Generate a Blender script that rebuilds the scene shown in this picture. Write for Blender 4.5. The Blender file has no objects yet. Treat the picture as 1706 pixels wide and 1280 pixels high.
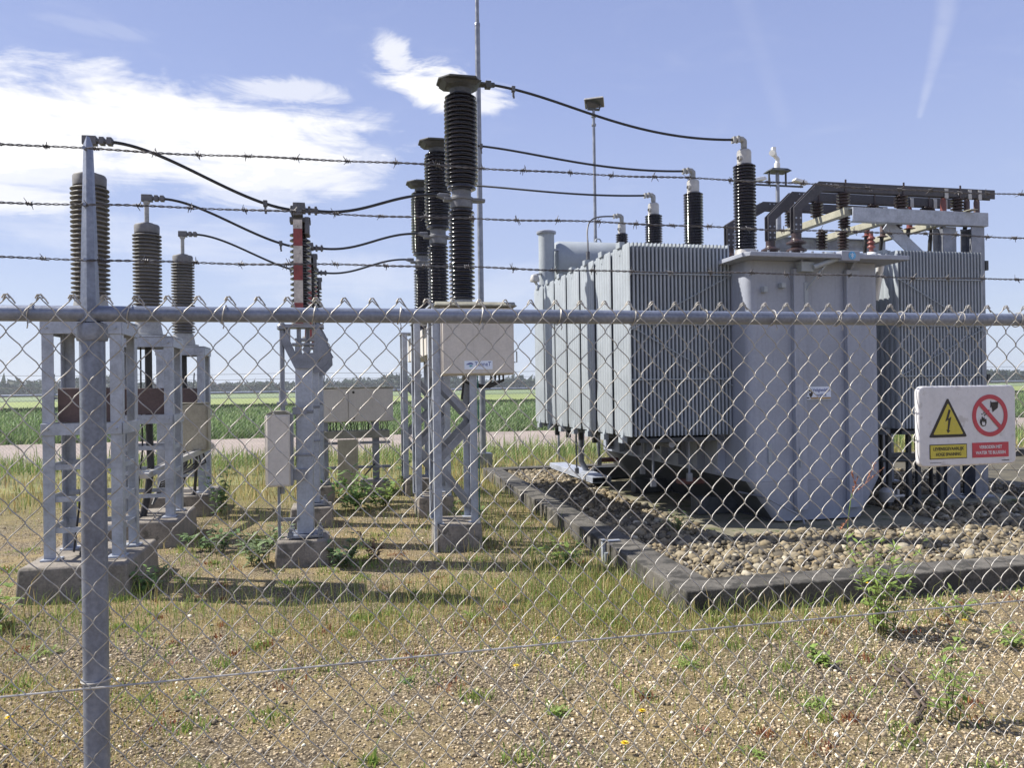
import bpy, math, random
import numpy as np
from mathutils import Vector, Matrix
random.seed(7); rng = np.random.default_rng(11)
sc = bpy.context.scene; col = sc.collection
R = math.radians
# ------------------------------------------------------------------ camera, light, exposure
H = 1.62
cam = bpy.data.cameras.new('camera'); cam.sensor_width = 36; cam.lens = 27.01; cam.clip_start = .05; cam.clip_end = 8000
co = bpy.data.objects.new('camera', cam); col.objects.link(co); sc.camera = co
co.matrix_world = Matrix.Translation((0, 0, H)) @ Matrix.Rotation(R(-12.8), 4, 'Z') @ Matrix.Rotation(R(90.22), 4, 'X') @ Matrix.Rotation(R(-.8), 4, 'Z')
SUN = Vector((-.912, .41, 0)).normalized(); EL = R(46.5)
SUN = Vector((SUN.x * math.cos(EL), SUN.y * math.cos(EL), math.sin(EL)))
sl = bpy.data.lights.new('sun', 'SUN'); sl.energy = 5.0; sl.angle = R(.53); sl.color = (1, .95, .86)
so = bpy.data.objects.new('sun', sl); col.objects.link(so); so.rotation_euler = SUN.to_track_quat('Z', 'Y').to_euler(); so.location = (-20, 5, 20)
vs = sc.view_settings; vs.view_transform = 'Standard'; vs.look = 'None'; vs.gamma = 1; vs.exposure = .69

class NG:                                     # tiny node-graph helper
    def __init__(s, tree): s.t = tree; s.n = tree.nodes; s.l = tree.links
    def node(s, ty, ins=None, **kw):
        n = s.n.new(ty)
        for k, v in kw.items(): setattr(n, k, v)
        for k, v in (ins or {}).items():
            if hasattr(v, 'is_output'): s.l.new(v, n.inputs[k])
            else: n.inputs[k].default_value = v
        return n
    def m(s, op, a, b=0., c=None):
        d = {0: a, 1: b}
        if c is not None: d[2] = c
        return s.node('ShaderNodeMath', d, operation=op).outputs[0]
    def mix(s, f, a, b, mode='MIX'):
        n = s.n.new('ShaderNodeMix'); n.data_type = 'RGBA'; n.blend_type = mode
        for i, v in ((0, f), (6, a), (7, b)):
            if hasattr(v, 'is_output'): s.l.new(v, n.inputs[i])
            else: n.inputs[i].default_value = (*v, 1) if isinstance(v, (tuple, list)) and len(v) == 3 else v
        return n.outputs[2]
    def noise(s, vec, scale, detail=4, rough=.55, dist=0.):
        return s.node('ShaderNodeTexNoise', {'Vector': vec, 'Scale': scale, 'Detail': detail, 'Roughness': rough, 'Distortion': dist}).outputs[0]
    def ramp(s, f, lo, hi, a=0., b=1.):
        return s.node('ShaderNodeMapRange', {0: f, 1: lo, 2: hi, 3: a, 4: b}, interpolation_type='SMOOTHSTEP').outputs[0]
    def scale(s, vec, sx, sy, sz):
        return s.node('ShaderNodeVectorMath', {0: vec, 1: (sx, sy, sz)}, operation='MULTIPLY').outputs[0]

# sky: Nishita daylight with clouds fixed to compass directions
w = bpy.data.worlds.new('World'); sc.world = w; w.use_nodes = True
g = NG(w.node_tree); g.n.clear()
sky = g.node('ShaderNodeTexSky', sky_type='NISHITA'); sky.sun_disc = False; sky.sun_elevation = EL
sky.sun_rotation = math.atan2(SUN.x, SUN.y); sky.altitude = 0; sky.air_density = 1.0; sky.dust_density = 1.2; sky.ozone_density = 1.6
tc = g.node('ShaderNodeTexCoord').outputs['Generated']
sep = g.node('ShaderNodeSeparateXYZ', {0: tc}); X, Y, Z = sep.outputs
az = g.m('MULTIPLY', g.m('ARCTAN2', X, Y), 57.29578); el = g.m('MULTIPLY', g.m('ARCSINE', Z), 57.29578)
zc = g.m('MAXIMUM', Z, .03)
pl = g.node('ShaderNodeCombineXYZ', {0: g.m('DIVIDE', X, zc), 1: g.m('DIVIDE', Y, zc), 2: .3}).outputs[0]
n1 = g.noise(pl, 1.1, 8, .6, .5); n2 = g.noise(g.scale(pl, .8, 2.2, 1), 2.3, 8, .62, .9)
n3 = g.noise(g.scale(tc, 7, 7, 17), 1., 9, .62, .6)
nz = g.m('ADD', g.m('ADD', g.m('MULTIPLY', n1, .25), g.m('MULTIPLY', n2, .2)), g.m('MULTIPLY', n3, .55))
def blob(a0, e0, ra, re, soft=.55, gain=1.):
    da = g.m('DIVIDE', g.m('SUBTRACT', az, a0), ra); de = g.m('DIVIDE', g.m('SUBTRACT', el, e0), re)
    d = g.m('ADD', g.m('MULTIPLY', da, da), g.m('MULTIPLY', de, de))
    d = g.m('SUBTRACT', d, g.m('MULTIPLY', g.m('SUBTRACT', nz, .5), 9.5))
    return g.m('MULTIPLY', g.ramp(d, 1. + soft, 1. - soft), gain)
cl = blob(-11.5, 17.2, 12.5, 2.7, .8, 1.)
for b in ((-20, 16.6, 9, 2.7, .8, 1.), (-6, 15.2, 7, 1.4, .9, .8), (-20, 12.0, 4.5, .9, 1.0, .8), (-19, 14.2, 6, 1.3, 1., .75), (-12, 10.5, 8, 1.4, 1.2, .3), (2, 8.0, 9, 1.4, 1.3, .25), (20, 7.5, 12, 1.6, 1.3, .2), (-75, 22, 25, 9, 1.2, .8), (120, 25, 40, 9, 1.3, .6), (190, 20, 50, 7, 1.3, .6)):
    cl = g.m('MAXIMUM', cl, blob(*b))
n4 = g.noise(g.node('ShaderNodeCombineXYZ', {0: g.m('MULTIPLY', az, .16), 1: g.m('MULTIPLY', el, .42), 2: 1.7}).outputs[0], 1., 10, .66, 1.1)
def wisp(a0, e0, ra, re, gain, tilt=0.):
    pa = g.m('SUBTRACT', az, a0); pe = g.m('SUBTRACT', g.m('SUBTRACT', el, e0), g.m('MULTIPLY', pa, tilt))
    da = g.m('DIVIDE', pa, ra); de = g.m('DIVIDE', pe, re)
    d = g.m('SQRT', g.m('ADD', g.m('MULTIPLY', da, da), g.m('MULTIPLY', de, de)))
    f = g.m('SUBTRACT', g.m('ADD', n4, g.ramp(d, 1.3, .1, 0., .38)), .26)
    return g.m('MULTIPLY', g.m('MULTIPLY', g.ramp(f, .36, .62), g.ramp(d, 1.25, .55)), gain)
for b in ((7.8, 21.5, 5.4, 2.2, 1., -.12), (4.6, 23.2, 2.4, 2.0, .75, -.5), (10.5, 20.6, 4., 1.4, .8, .1), (-15, 22.8, 5, .8, .12), (-3, 20.6, 6, 1.2, .6), (2, 16, 4, 2.2, .5), (-5, 13.6, 7, 1.4, .5)):
    cl = g.m('MAXIMUM', cl, wisp(*b))
def trail(a0, e0, a1, e1, w0, w1, gain):      # contrail between two directions
    dx, dy = a1 - a0, e1 - e0; L = dx * dx + dy * dy
    pa = g.m('SUBTRACT', az, a0); pe = g.m('SUBTRACT', el, e0)
    t = g.m('DIVIDE', g.m('ADD', g.m('MULTIPLY', pa, dx), g.m('MULTIPLY', pe, dy)), L)
    tc_ = g.m('MINIMUM', g.m('MAXIMUM', t, 0.), 1.)
    ea = g.m('SUBTRACT', pa, g.m('MULTIPLY', tc_, dx)); ee = g.m('SUBTRACT', pe, g.m('MULTIPLY', tc_, dy))
    d = g.m('SQRT', g.m('ADD', g.m('MULTIPLY', ea, ea), g.m('MULTIPLY', ee, ee)))
    wd = g.m('ADD', w0, g.m('MULTIPLY', tc_, w1 - w0))
    m = g.ramp(g.m('DIVIDE', d, wd), 1.1, .1)
    return g.m('MULTIPLY', g.m('MULTIPLY', m, g.ramp(n2, .3, .6, .5, 1.)), gain)
cl = g.m('MAXIMUM', cl, trail(43.4, 30, 42.6, 22.5, 1.0, .8, .17))
cl = g.m('MAXIMUM', cl, trail(42.6, 22.5, 41.0, 17.0, 0.8, .25, .17))
cl = g.m('MAXIMUM', cl, trail(28.5, 30, 32.5, 18, 1.1, .8, .045))
cl = g.m('MAXIMUM', cl, g.m('MULTIPLY', g.ramp(nz, .5, .75), .10))
def grad(i):                                   # pale spring-haze colour by elevation
    st = ((0, 6.0, 6.8, 8.2), (9, 4.5, 5.3, 7.8), (20, 3.35, 4.1, 7.1), (34, 2.45, 3.1, 5.9), (90, 1.7, 2.3, 4.6)); v = st[0][i]
    for p, q in zip(st, st[1:]): v = g.m('ADD', v, g.node('ShaderNodeMapRange', {0: el, 1: float(p[0]), 2: float(q[0]), 3: 0., 4: q[i] - p[i]}).outputs[0])
    return v
pale = g.node('ShaderNodeCombineXYZ', {0: grad(1), 1: grad(2), 2: grad(3)}).outputs[0]
skyc = g.mix(.8, sky.outputs[0], pale)
skyc = g.mix(cl, skyc, (8.9, 8.9, 9.1))
bg = g.node('ShaderNodeBackground', {0: skyc, 1: .075})
g.l.new(bg.outputs[0], g.node('ShaderNodeOutputWorld').inputs[0])

# ------------------------------------------------------------------ materials
def mat(name, base, rough=.6, metal=0., var=.18, scale=6., fine=60., bump=.0, spot=None, streak=0., coat=0., attr=False, spec=.5, island=0., trans=0., bscale=None):
    m = bpy.data.materials.new(name); m.use_nodes = True; g = NG(m.node_tree); g.n.clear()
    tc = g.node('ShaderNodeTexCoord').outputs['Object']
    n1 = g.noise(tc, scale, 5); n2 = g.noise(tc, fine, 3)
    f = g.m('ADD', g.m('MULTIPLY', n1, .65), g.m('MULTIPLY', n2, .35))
    lo = tuple(c * (1 - var * 1.6) for c in base); hi = tuple(min(1, c * (1 + var * 1.4)) for c in base)
    c = g.mix(g.ramp(f, .28, .72), lo, hi)
    if streak:
        s = g.noise(g.scale(tc, 14, 14, .7), 2.2, 4, .6)
        c = g.mix(g.m('MULTIPLY', g.ramp(s, .5, .78), streak), c, tuple(x * .45 for x in base))
    if spot:                                    # (colour, amount lo..hi, scale)
        s = g.noise(tc, spot[2], 6, .65)
        c = g.mix(g.ramp(s, spot[1], spot[1] + .12), c, spot[0])
    if attr:
        a = g.node('ShaderNodeAttribute', attribute_name='Col').outputs[0]; c = g.mix(1., c, a, 'MULTIPLY')
    if island:
        r = g.node('ShaderNodeNewGeometry').outputs['Random Per Island']
        k = g.m('ADD', 1 - island, g.m('MULTIPLY', r, 2 * island)); c = g.mix(1., c, g.node('ShaderNodeCombineXYZ', {0: k, 1: k, 2: k}).outputs[0], 'MULTIPLY')
    p = g.node('ShaderNodeBsdfPrincipled', {'Base Color': c, 'Roughness': g.ramp(n1, .3, .7, rough * .85, min(1, rough * 1.15)), 'Metallic': metal, 'Coat Weight': coat, 'Specular IOR Level': spec})
    if bump:
        b = g.node('ShaderNodeBump', {'Strength': bump, 'Distance': .004, 'Height': g.noise(tc, bscale or fine, 5, .6)}); g.l.new(b.outputs[0], p.inputs['Normal'])
    out = g.node('ShaderNodeOutputMaterial')
    if trans:
        tl = g.node('ShaderNodeBsdfTranslucent', {0: c}); mx = g.node('ShaderNodeMixShader', {0: trans})
        g.l.new(p.outputs[0], mx.inputs[1]); g.l.new(tl.outputs[0], mx.inputs[2]); g.l.new(mx.outputs[0], out.inputs[0])
    else: g.l.new(p.outputs[0], out.inputs[0])
    return m
M = {}
M['galv'] = mat('galvanised_steel', (.37, .40, .46), .5, .25, .16, 9, 45, .15, streak=.18)
M['galv_dull'] = mat('dull_galvanised_tube', (.235, .25, .29), .40, .45, .22, 7, 120, .2, spot=((.27, .27, .28), .6, 30), streak=.15)
M['post'] = mat('galvanised_post_tube', (.215, .24, .305), .36, .3, .22, 7, 120, .15, spot=((.27, .285, .33), .6, 30), streak=.25)
M['wire'] = mat('zinc_wire', (.43, .41, .375), .45, .35, .25, 14, 90)
M['barb'] = mat('weathered_barbed_wire', (.13, .125, .13), .6, .35, .3, 20, 90)
M['porcelain'] = mat('dark_brown_porcelain', (.014, .012, .017), .14, 0, .3, 5, 30, coat=.5)
M['silicone'] = mat('grey_insulator_rubber', (.17, .165, .165), .6, 0, .2, 4, 40)
M['cast'] = mat('grey_cast_metal', (.34, .34, .33), .55, .3, .2, 8, 50)
M['castdark'] = mat('tarnished_clamp_metal', (.13, .13, .14), .55, .4, .3, 12, 60)
M['castgreen'] = mat('weathered_flange_metal', (.075, .078, .08), .6, .2, .25, 10, 60)
M['alu'] = mat('pale_aluminium', (.46, .45, .43), .45, .3, .12, 8, 50)
M['cable'] = mat('black_conductor', (.022, .024, .03), .45, .1, .3, 20, 90)
M['rubber'] = mat('black_cable_sheath', (.025, .025, .028), .5, 0, .3, 10, 60)
M['concrete'] = mat('weathered_footing_concrete', (.22, .195, .165), .9, 0, .28, 5, 60, .8, spot=((.12, .11, .09), .54, 7), streak=.35)
M['kerb'] = mat('dark_stained_concrete', (.108, .10, .087), .92, 0, .4, 3, 70, 1., spot=((.04, .038, .033), .47, 5), streak=.5)
M['pad'] = mat('mossy_pad_concrete', (.20, .185, .13), .95, 0, .3, 3, 50, .8, spot=((.09, .10, .04), .52, 6))
M['beige'] = mat('beige_enamel', (.60, .56, .51), .5, 0, .08, 3, 40, streak=.16)
M['beigedark'] = mat('dirty_beige_cabinet', (.36, .33, .25), .6, 0, .15, 5, 40, streak=.3)
M['lid'] = mat('weathered_cabinet_lid', (.26, .25, .2), .7, 0, .2, 8, 50)
M['trafo'] = mat('grey_transformer_paint', (.325, .36, .395), .5, 0, .07, 2.5, 30, streak=.12, spot=((.27, .29, .29), .62, 4))
M['tank'] = mat('grey_tank_paint', (.315, .34, .405), .5, 0, .08, 2, 30, streak=.3)
M['hull'] = mat('algae_stained_tank_bottom', (.255, .27, .30), .6, 0, .12, 3, 30, spot=((.16, .17, .13), .58, 5), streak=.3)
M['under'] = mat('dark_steel_and_hull_shade', (.055, .06, .065), .6, 0, .3, 6, 40)
M['rust'] = mat('red_primer_steel', (.20, .085, .07), .7, 0, .2, 6, 40)
M['brownbox'] = mat('brown_plate', (.105, .07, .066), .6, 0, .2, 6, 40)
M['bus'] = mat('dark_busbar_sleeve', (.055, .052, .06), .55, 0, .25, 5, 50, spot=((.09, .08, .08), .58, 9))
M['lvins'] = mat('brown_support_insulator', (.05, .033, .033), .3, 0, .3, 6, 40)
M['redins'] = mat('red_brown_insulator', (.20, .06, .05), .4, 0, .2, 6, 40)
M['white'] = mat('white_enamel', (.72, .72, .71), .45, 0, .05, 6, 50, spot=((.55, .54, .5), .6, 9))
M['signwhite'] = mat('sun_bleached_sign_white', (.66, .65, .66), .4, 0, .06, 12, 90, spot=((.52, .5, .49), .58, 24), streak=.12)
M['yellow'] = mat('sign_yellow', (.56, .47, .06), .5, 0, .08, 20, 90, spot=((.46, .40, .12), .6, 40))
M['black'] = mat('sign_black', (.03, .025, .02), .55, 0, .2, 30, 90)
M['redsign'] = mat('sign_red', (.50, .055, .075), .5, 0, .08, 20, 90)
M['stickwhite'] = mat('sticker_white', (.76, .82, .93), .5, 0, .05)
M['blue'] = mat('logo_blue', (.04, .07, .28), .5); M['teal'] = mat('logo_teal', (.10, .33, .42), .5); M['cyan'] = mat('badge_blue', (.12, .38, .65), .5)
M['orange'] = mat('sticker_ochre', (.42, .28, .12), .6)
M['stripe_white'] = mat('flaking_white_paint', (.52, .48, .44), .6, 0, .2, 18, 70, spot=((.16, .13, .12), .6, 26))
M['stripe_red'] = mat('dull_red_paint', (.26, .055, .055), .55, 0, .2, 18, 70)
M['glass'] = mat('dark_lamp_glass', (.06, .065, .075), .2)

# ------------------------------------------------------------------ mesh collecting
class MB:
    def __init__(s): s.v = []; s.f = []; s.mi = []; s.mats = []; s.cur = 0
    def use(s, m):
        if m not in s.mats: s.mats.append(m)
        s.cur = s.mats.index(m); return s
    def add(s, vs, fs):
        o = len(s.v); s.v += [tuple(v) for v in vs]; s.f += [tuple(i + o for i in f) for f in fs]; s.mi += [s.cur] * len(fs); return s
    def box(s, x0, x1, y0, y1, z0, z1):
        return s.add([(x0, y0, z0), (x1, y0, z0), (x1, y1, z0), (x0, y1, z0), (x0, y0, z1), (x1, y0, z1), (x1, y1, z1), (x0, y1, z1)],
                     [(3, 2, 1, 0), (4, 5, 6, 7), (0, 1, 5, 4), (1, 2, 6, 5), (2, 3, 7, 6), (3, 0, 4, 7)])
    def frustum(s, x0, x1, y0, y1, z0, a0, a1, b0, b1, z1):
        return s.add([(x0, y0, z0), (x1, y0, z0), (x1, y1, z0), (x0, y1, z0), (a0, b0, z1), (a1, b0, z1), (a1, b1, z1), (a0, b1, z1)],
                     [(3, 2, 1, 0), (4, 5, 6, 7), (0, 1, 5, 4), (1, 2, 6, 5), (2, 3, 7, 6), (3, 0, 4, 7)])
    def bar(s, p, q, wd, ht, up=(0, 0, 1)):     # rectangular bar along p->q
        p, q = Vector(p), Vector(q); d = (q - p).normalized(); u = Vector(up)
        a = d.cross(u)
        if a.length < 1e-4: a = d.cross(Vector((1, 0, 0)))
        a.normalize(); b = a.cross(d).normalized(); a *= wd / 2; b *= ht / 2
        return s.add([p - a - b, p + a - b, p + a + b, p - a + b, q - a - b, q + a - b, q + a + b, q - a + b],
                     [(0, 1, 2, 3), (7, 6, 5, 4), (4, 5, 1, 0), (5, 6, 2, 1), (6, 7, 3, 2), (7, 4, 0, 3)])
    def angle(s, x, y, z0, z1, wd, sx, sy, t=.008):  # vertical L-profile, legs pointing to sx, sy
        s.box(min(x, x + sx * wd), max(x, x + sx * wd), min(y, y + sy * t), max(y, y + sy * t), z0, z1)
        return s.box(min(x, x + sx * t), max(x, x + sx * t), min(y + sy * t, y + sy * wd), max(y + sy * t, y + sy * wd), z0, z1)
    def tube(s, pts, r, n=8, caps=True):
        pts = [Vector(p) for p in pts]; rs = r if isinstance(r, (list, tuple)) else [r] * len(pts)
        ref = None; vs = []; fs = []
        for i, p in enumerate(pts):
            d = (pts[min(i + 1, len(pts) - 1)] - pts[max(i - 1, 0)]).normalized()
            if ref is None: ref = d.cross(Vector((0, 0, 1))) if abs(d.z) < .95 else d.cross(Vector((0, 1, 0)))
            ref = (ref - d * ref.dot(d)).normalized(); b = d.cross(ref)
            for k in range(n):
                t = 2 * math.pi * k / n; vs.append(p + (ref * math.cos(t) + b * math.sin(t)) * rs[i])
        for i in range(len(pts) - 1):
            for k in range(n):
                a = i * n + k; b_ = i * n + (k + 1) % n; fs.append((a, b_, b_ + n, a + n))
        if caps: fs.append(tuple(range(n - 1, -1, -1))); fs.append(tuple((len(pts) - 1) * n + k for k in range(n)))
        return s.add(vs, fs)
    def cyl(s, p, q, r, n=16, r2=None): return s.tube([p, q], [r, r if r2 is None else r2], n)
    def lathe(s, prof, cx=0, cy=0, n=24):       # prof: (r, z) from bottom to top
        vs = []; fs = []
        for r, z in prof:
            for k in range(n):
                t = 2 * math.pi * k / n; vs.append((cx + r * math.cos(t), cy + r * math.sin(t), z))
        for i in range(len(prof) - 1):
            for k in range(n):
                a = i * n + k; b = i * n + (k + 1) % n; fs.append((a, b, b + n, a + n))
        fs.append(tuple(range(n - 1, -1, -1))); fs.append(tuple((len(prof) - 1) * n + k for k in range(n)))
        return s.add(vs, fs)
    def prism(s, poly, axis, a, b):             # polygon extruded along an axis ('x','y','z')
        n = len(poly)
        def P(u, v, t): return {'x': (t, u, v), 'y': (u, t, v), 'z': (u, v, t)}[axis]
        vs = [P(u, v, a) for u, v in poly] + [P(u, v, b) for u, v in poly]
        return s.add(vs, [tuple(range(n - 1, -1, -1)), tuple(range(n, 2 * n))] + [(i, (i + 1) % n, (i + 1) % n + n, i + n) for i in range(n)])
    def build(s, name, m=None, parent=None, bevel=0., smooth=True, loc=None):
        me = bpy.data.meshes.new(name); me.from_pydata(s.v, [], s.f)
        for q in (s.mats or [m]): me.materials.append(q)
        if s.mats: me.polygons.foreach_set('material_index', s.mi)
        import bmesh
        bm = bmesh.new(); bm.from_mesh(me); bmesh.ops.recalc_face_normals(bm, faces=bm.faces); bm.to_mesh(me); bm.free()
        if smooth: me.shade_smooth(); me.set_sharp_from_angle(angle=R(38))
        o = bpy.data.objects.new(name, me); col.objects.link(o)
        if parent: o.parent = parent
        if loc: o.location = loc
        if bevel:
            b = o.modifiers.new('bevel', 'BEVEL'); b.width = bevel; b.segments = 2; b.limit_method = 'ANGLE'; b.angle_limit = R(40); b.use_clamp_overlap = True
        return o
    def each(s, name, m=None, parent=None, bevel=0., fn=None):
        par = list(range(len(s.v)))
        def fd(i):
            while par[i] != i: par[i] = par[par[i]]; i = par[i]
            return i
        for f in s.f:
            for i in f[1:]: par[fd(i)] = fd(f[0])
        gr = {}
        for f in s.f: gr.setdefault(fd(f[0]), []).append(f)
        for fs in gr.values():
            ids = sorted({i for f in fs for i in f}); mp = {i: k for k, i in enumerate(ids)}
            b = MB().add([s.v[i] for i in ids], [tuple(mp[i] for i in f) for f in fs])
            (fn or (lambda b: b.build(name, m, parent, bevel)))(b)
def tag(o, label=None, cat=None, group=None, kind=None):
    if label: o['label'] = label
    if cat: o['category'] = cat
    if group: o['group'] = group
    if kind: o['kind'] = kind
    return o
def thing(name, loc, label, cat, group=None):
    o = bpy.data.objects.new(name, None); o.empty_display_size = .2; col.objects.link(o); o.location = loc
    return tag(o, label, cat, group)
def dup(root, loc, label, skip=()):
    r = root.copy(); col.objects.link(r); r.location = loc; r['label'] = label
    for ch in root.children:
        if ch.name.split('.')[0] in skip: continue
        c = ch.copy(); col.objects.link(c); c.parent = r
        for gc in ch.children:
            d = gc.copy(); col.objects.link(d); d.parent = c
    return r
def npmesh(name, V, F, m, parent=None, cols=None, smooth=False, loc=None):  # numpy verts, faces (n,k)
    me = bpy.data.meshes.new(name); k = F.shape[1]
    me.vertices.add(len(V)); me.vertices.foreach_set('co', V.astype(np.float32).ravel())
    me.loops.add(F.size); me.loops.foreach_set('vertex_index', F.astype(np.int32).ravel())
    me.polygons.add(len(F)); me.polygons.foreach_set('loop_start', np.arange(0, F.size, k, dtype=np.int32))
    if smooth: me.polygons.foreach_set('use_smooth', np.ones(len(F), bool))
    if cols is not None:
        a = me.color_attributes.new('Col', 'FLOAT_COLOR', 'POINT'); a.data.foreach_set('color', np.hstack([cols, np.ones((len(cols), 1))]).astype(np.float32).ravel())
    me.update(); me.validate(); me.materials.append(m)
    o = bpy.data.objects.new(name, me); col.objects.link(o)
    if parent: o.parent = parent
    if loc: o.location = loc
    return o
_T = rng.random((256, 256))
def vnoise(x, y):
    xi = np.floor(x).astype(int); yi = np.floor(y).astype(int); fx = x - xi; fy = y - yi
    fx = fx * fx * (3 - 2 * fx); fy = fy * fy * (3 - 2 * fy)
    t = lambda a, b: _T[a % 256, b % 256]
    return (t(xi, yi) * (1 - fx) + t(xi + 1, yi) * fx) * (1 - fy) + (t(xi, yi + 1) * (1 - fx) + t(xi + 1, yi + 1) * fx) * fy
def fbm(x, y): return .5 * vnoise(x, y) + .3 * vnoise(x * 2.1 + 17, y * 2.1 + 5) + .2 * vnoise(x * 4.3 + 41, y * 4.3 + 29)
def text_mesh(s, txt, size, cx, cz, y, wide=None, m=None, depth=.0006, bold=0.):
    """letters of txt in the xz plane facing -y, centred at cx, cz; added to MB s"""
    cu = bpy.data.curves.new('t', 'FONT'); cu.body = txt; cu.size = size; cu.align_x = 'CENTER'; cu.align_y = 'CENTER'; cu.extrude = depth; cu.offset = bold; cu.resolution_u = 4
    o = bpy.data.objects.new('t', cu); col.objects.link(o)
    me = bpy.data.meshes.new_from_object(o.evaluated_get(bpy.context.evaluated_depsgraph_get()))
    vs = [v.co.copy() for v in me.vertices]; fs = [tuple(p.vertices) for p in me.polygons]
    w0 = max(v.x for v in vs) - min(v.x for v in vs); k = (wide / w0) if wide else 1
    if m: s.use(m)
    s.add([(cx + v.x * k, y - v.z, cz + v.y) for v in vs], fs)
    bpy.data.objects.remove(o); bpy.data.curves.remove(cu); bpy.data.meshes.remove(me)

# ------------------------------------------------------------------ ground and fields
def ground_mat():
    m = bpy.data.materials.new('gravel_soil_with_dry_moss'); m.use_nodes = True; g = NG(m.node_tree); g.n.clear()
    tc = g.node('ShaderNodeTexCoord').outputs['Object']
    vo = g.node('ShaderNodeTexVoronoi', {'Vector': tc, 'Scale': 75.}); vc = g.node('ShaderNodeSeparateColor', {0: vo.outputs['Color']}).outputs[0]
    stone = g.mix(g.ramp(vc, .1, .95), (.21, .168, .112), (.64, .53, .365))
    stone = g.mix(g.ramp(vo.outputs['Distance'], .25, .7), stone, (.125, .098, .066))
    n1 = g.noise(tc, .9, 6, .6); n2 = g.noise(tc, 5, 5, .6); n3 = g.ramp(g.noise(tc, 70, 5, .75), .3, .7)
    moss = g.mix(n3, (.21, .15, .07), (.60, .47, .23)); green = g.mix(n3, (.10, .11, .035), (.26, .27, .10))
    f = g.m('ADD', g.m('MULTIPLY', n1, .6), g.m('MULTIPLY', n2, .4))
    c = g.mix(g.ramp(f, .42, .6, 0, .74), stone, moss)
    c = g.mix(g.ramp(g.noise(tc, 2.3, 5, .6), .56, .7, 0, .6), c, green)
    yy = g.node('ShaderNodeSeparateXYZ', {0: tc}).outputs[1]
    far = g.mix(n3, (.10, .12, .035), (.30, .25, .10)); c = g.mix(g.ramp(yy, 9, 14), c, far)
    b = g.node('ShaderNodeBump', {'Strength': .8, 'Distance': .012, 'Height': g.m('ADD', g.m('MULTIPLY', vo.outputs['Distance'], -.6), n3)})
    p = g.node('ShaderNodeBsdfPrincipled', {'Base Color': c, 'Roughness': .95, 'Normal': b.outputs[0], 'Specular IOR Level': .2})
    g.l.new(p.outputs[0], g.node('ShaderNodeOutputMaterial').inputs[0]); return m
def sheet(name, x0, x1, y0, y1, z, m, nx=1, ny=1):
    s = MB().add([(x0, y0, z), (x1, y0, z), (x1, y1, z), (x0, y1, z)], [(0, 1, 2, 3)])
    return tag(s.build(name, m, smooth=False), kind='structure')
sheet('ground', -3500, 3500, -300, 3500, 0, ground_mat())
M['leafcol_dark'] = mat('dark_ditch_growth', (.05, .075, .035), .95)
M['verge'] = mat('verge_soil', (.17, .17, .06), .95, 0, .35, .7, 12)
M['track'] = mat('pinkish_gravel_track', (.29, .24, .21), .95, 0, .12, .5, 9, .3, spot=((.24, .2, .15), .6, .35))
M['crop'] = mat('green_crop_sheet', (.15, .215, .08), .95, 0, .2, .25, 3)
M['rape'] = mat('yellow_green_field', (.22, .27, .075), .95, 0, .12, .05, 1)
M['pale'] = mat('pale_green_field', (.17, .225, .095), .95, 0, .12, .03, .6)
sheet('grass_verge', -300, 300, 13.9, 18.9, .004, M['verge'])
sheet('track', -300, 300, 18.9, 27.2, .008, M['track'])
sheet('crop_field', -500, 500, 27.2, 74, .004, M['crop'])
sheet('yellow_field', -900, 900, 74, 172, .006, M['rape'])
sheet('ditch', -900, 900, 172, 192, .007, M['leafcol_dark'])
sheet('pale_field', -1800, 1800, 192, 430, .008, M['pale'])

# ------------------------------------------------------------------ blades, leaves and stones (numpy)
def blades(name, P, hgt, wid, cols, m, lean=.5, label=None, cat=None, kind='stuff', parent=None):
    n = len(P); a = rng.random(n) * 2 * np.pi; l = rng.random(n) * lean; a2 = a + rng.normal(0, .8, n)
    dx = np.cos(a2) * l * hgt; dy = np.sin(a2) * l * hgt; sx = -np.sin(a) * wid / 2; sy = np.cos(a) * wid / 2
    z0 = P[:, 2] if P.shape[1] > 2 else np.zeros(n)
    V = np.empty((n, 5, 3))
    V[:, 0] = np.c_[P[:, 0] - sx, P[:, 1] - sy, z0]; V[:, 1] = np.c_[P[:, 0] + sx, P[:, 1] + sy, z0]
    mx = P[:, 0] + dx * .35; my = P[:, 1] + dy * .35
    V[:, 2] = np.c_[mx + sx * .8, my + sy * .8, z0 + hgt * .6]; V[:, 3] = np.c_[mx - sx * .8, my - sy * .8, z0 + hgt * .6]
    V[:, 4] = np.c_[P[:, 0] + dx, P[:, 1] + dy, z0 + hgt * (1 - .25 * l)]
    b = (np.arange(n) * 5)[:, None]
    F = np.concatenate([b + np.array([[0, 1, 2]]), b + np.array([[0, 2, 3]]), b + np.array([[3, 2, 4]])])
    C = np.repeat(cols, 5, axis=0)
    o = npmesh(name, V.reshape(-1, 3), F, m, cols=C, parent=parent)
    if label: tag(o, label, cat, kind=kind)
    return o
ICO = None
def ico(sub):
    import bmesh
    bm = bmesh.new(); bmesh.ops.create_icosphere(bm, subdivisions=sub, radius=1)
    V = np.array([v.co[:] for v in bm.verts]); F = np.array([[v.index for v in f.verts] for f in bm.faces]); bm.free(); return V, F
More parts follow.
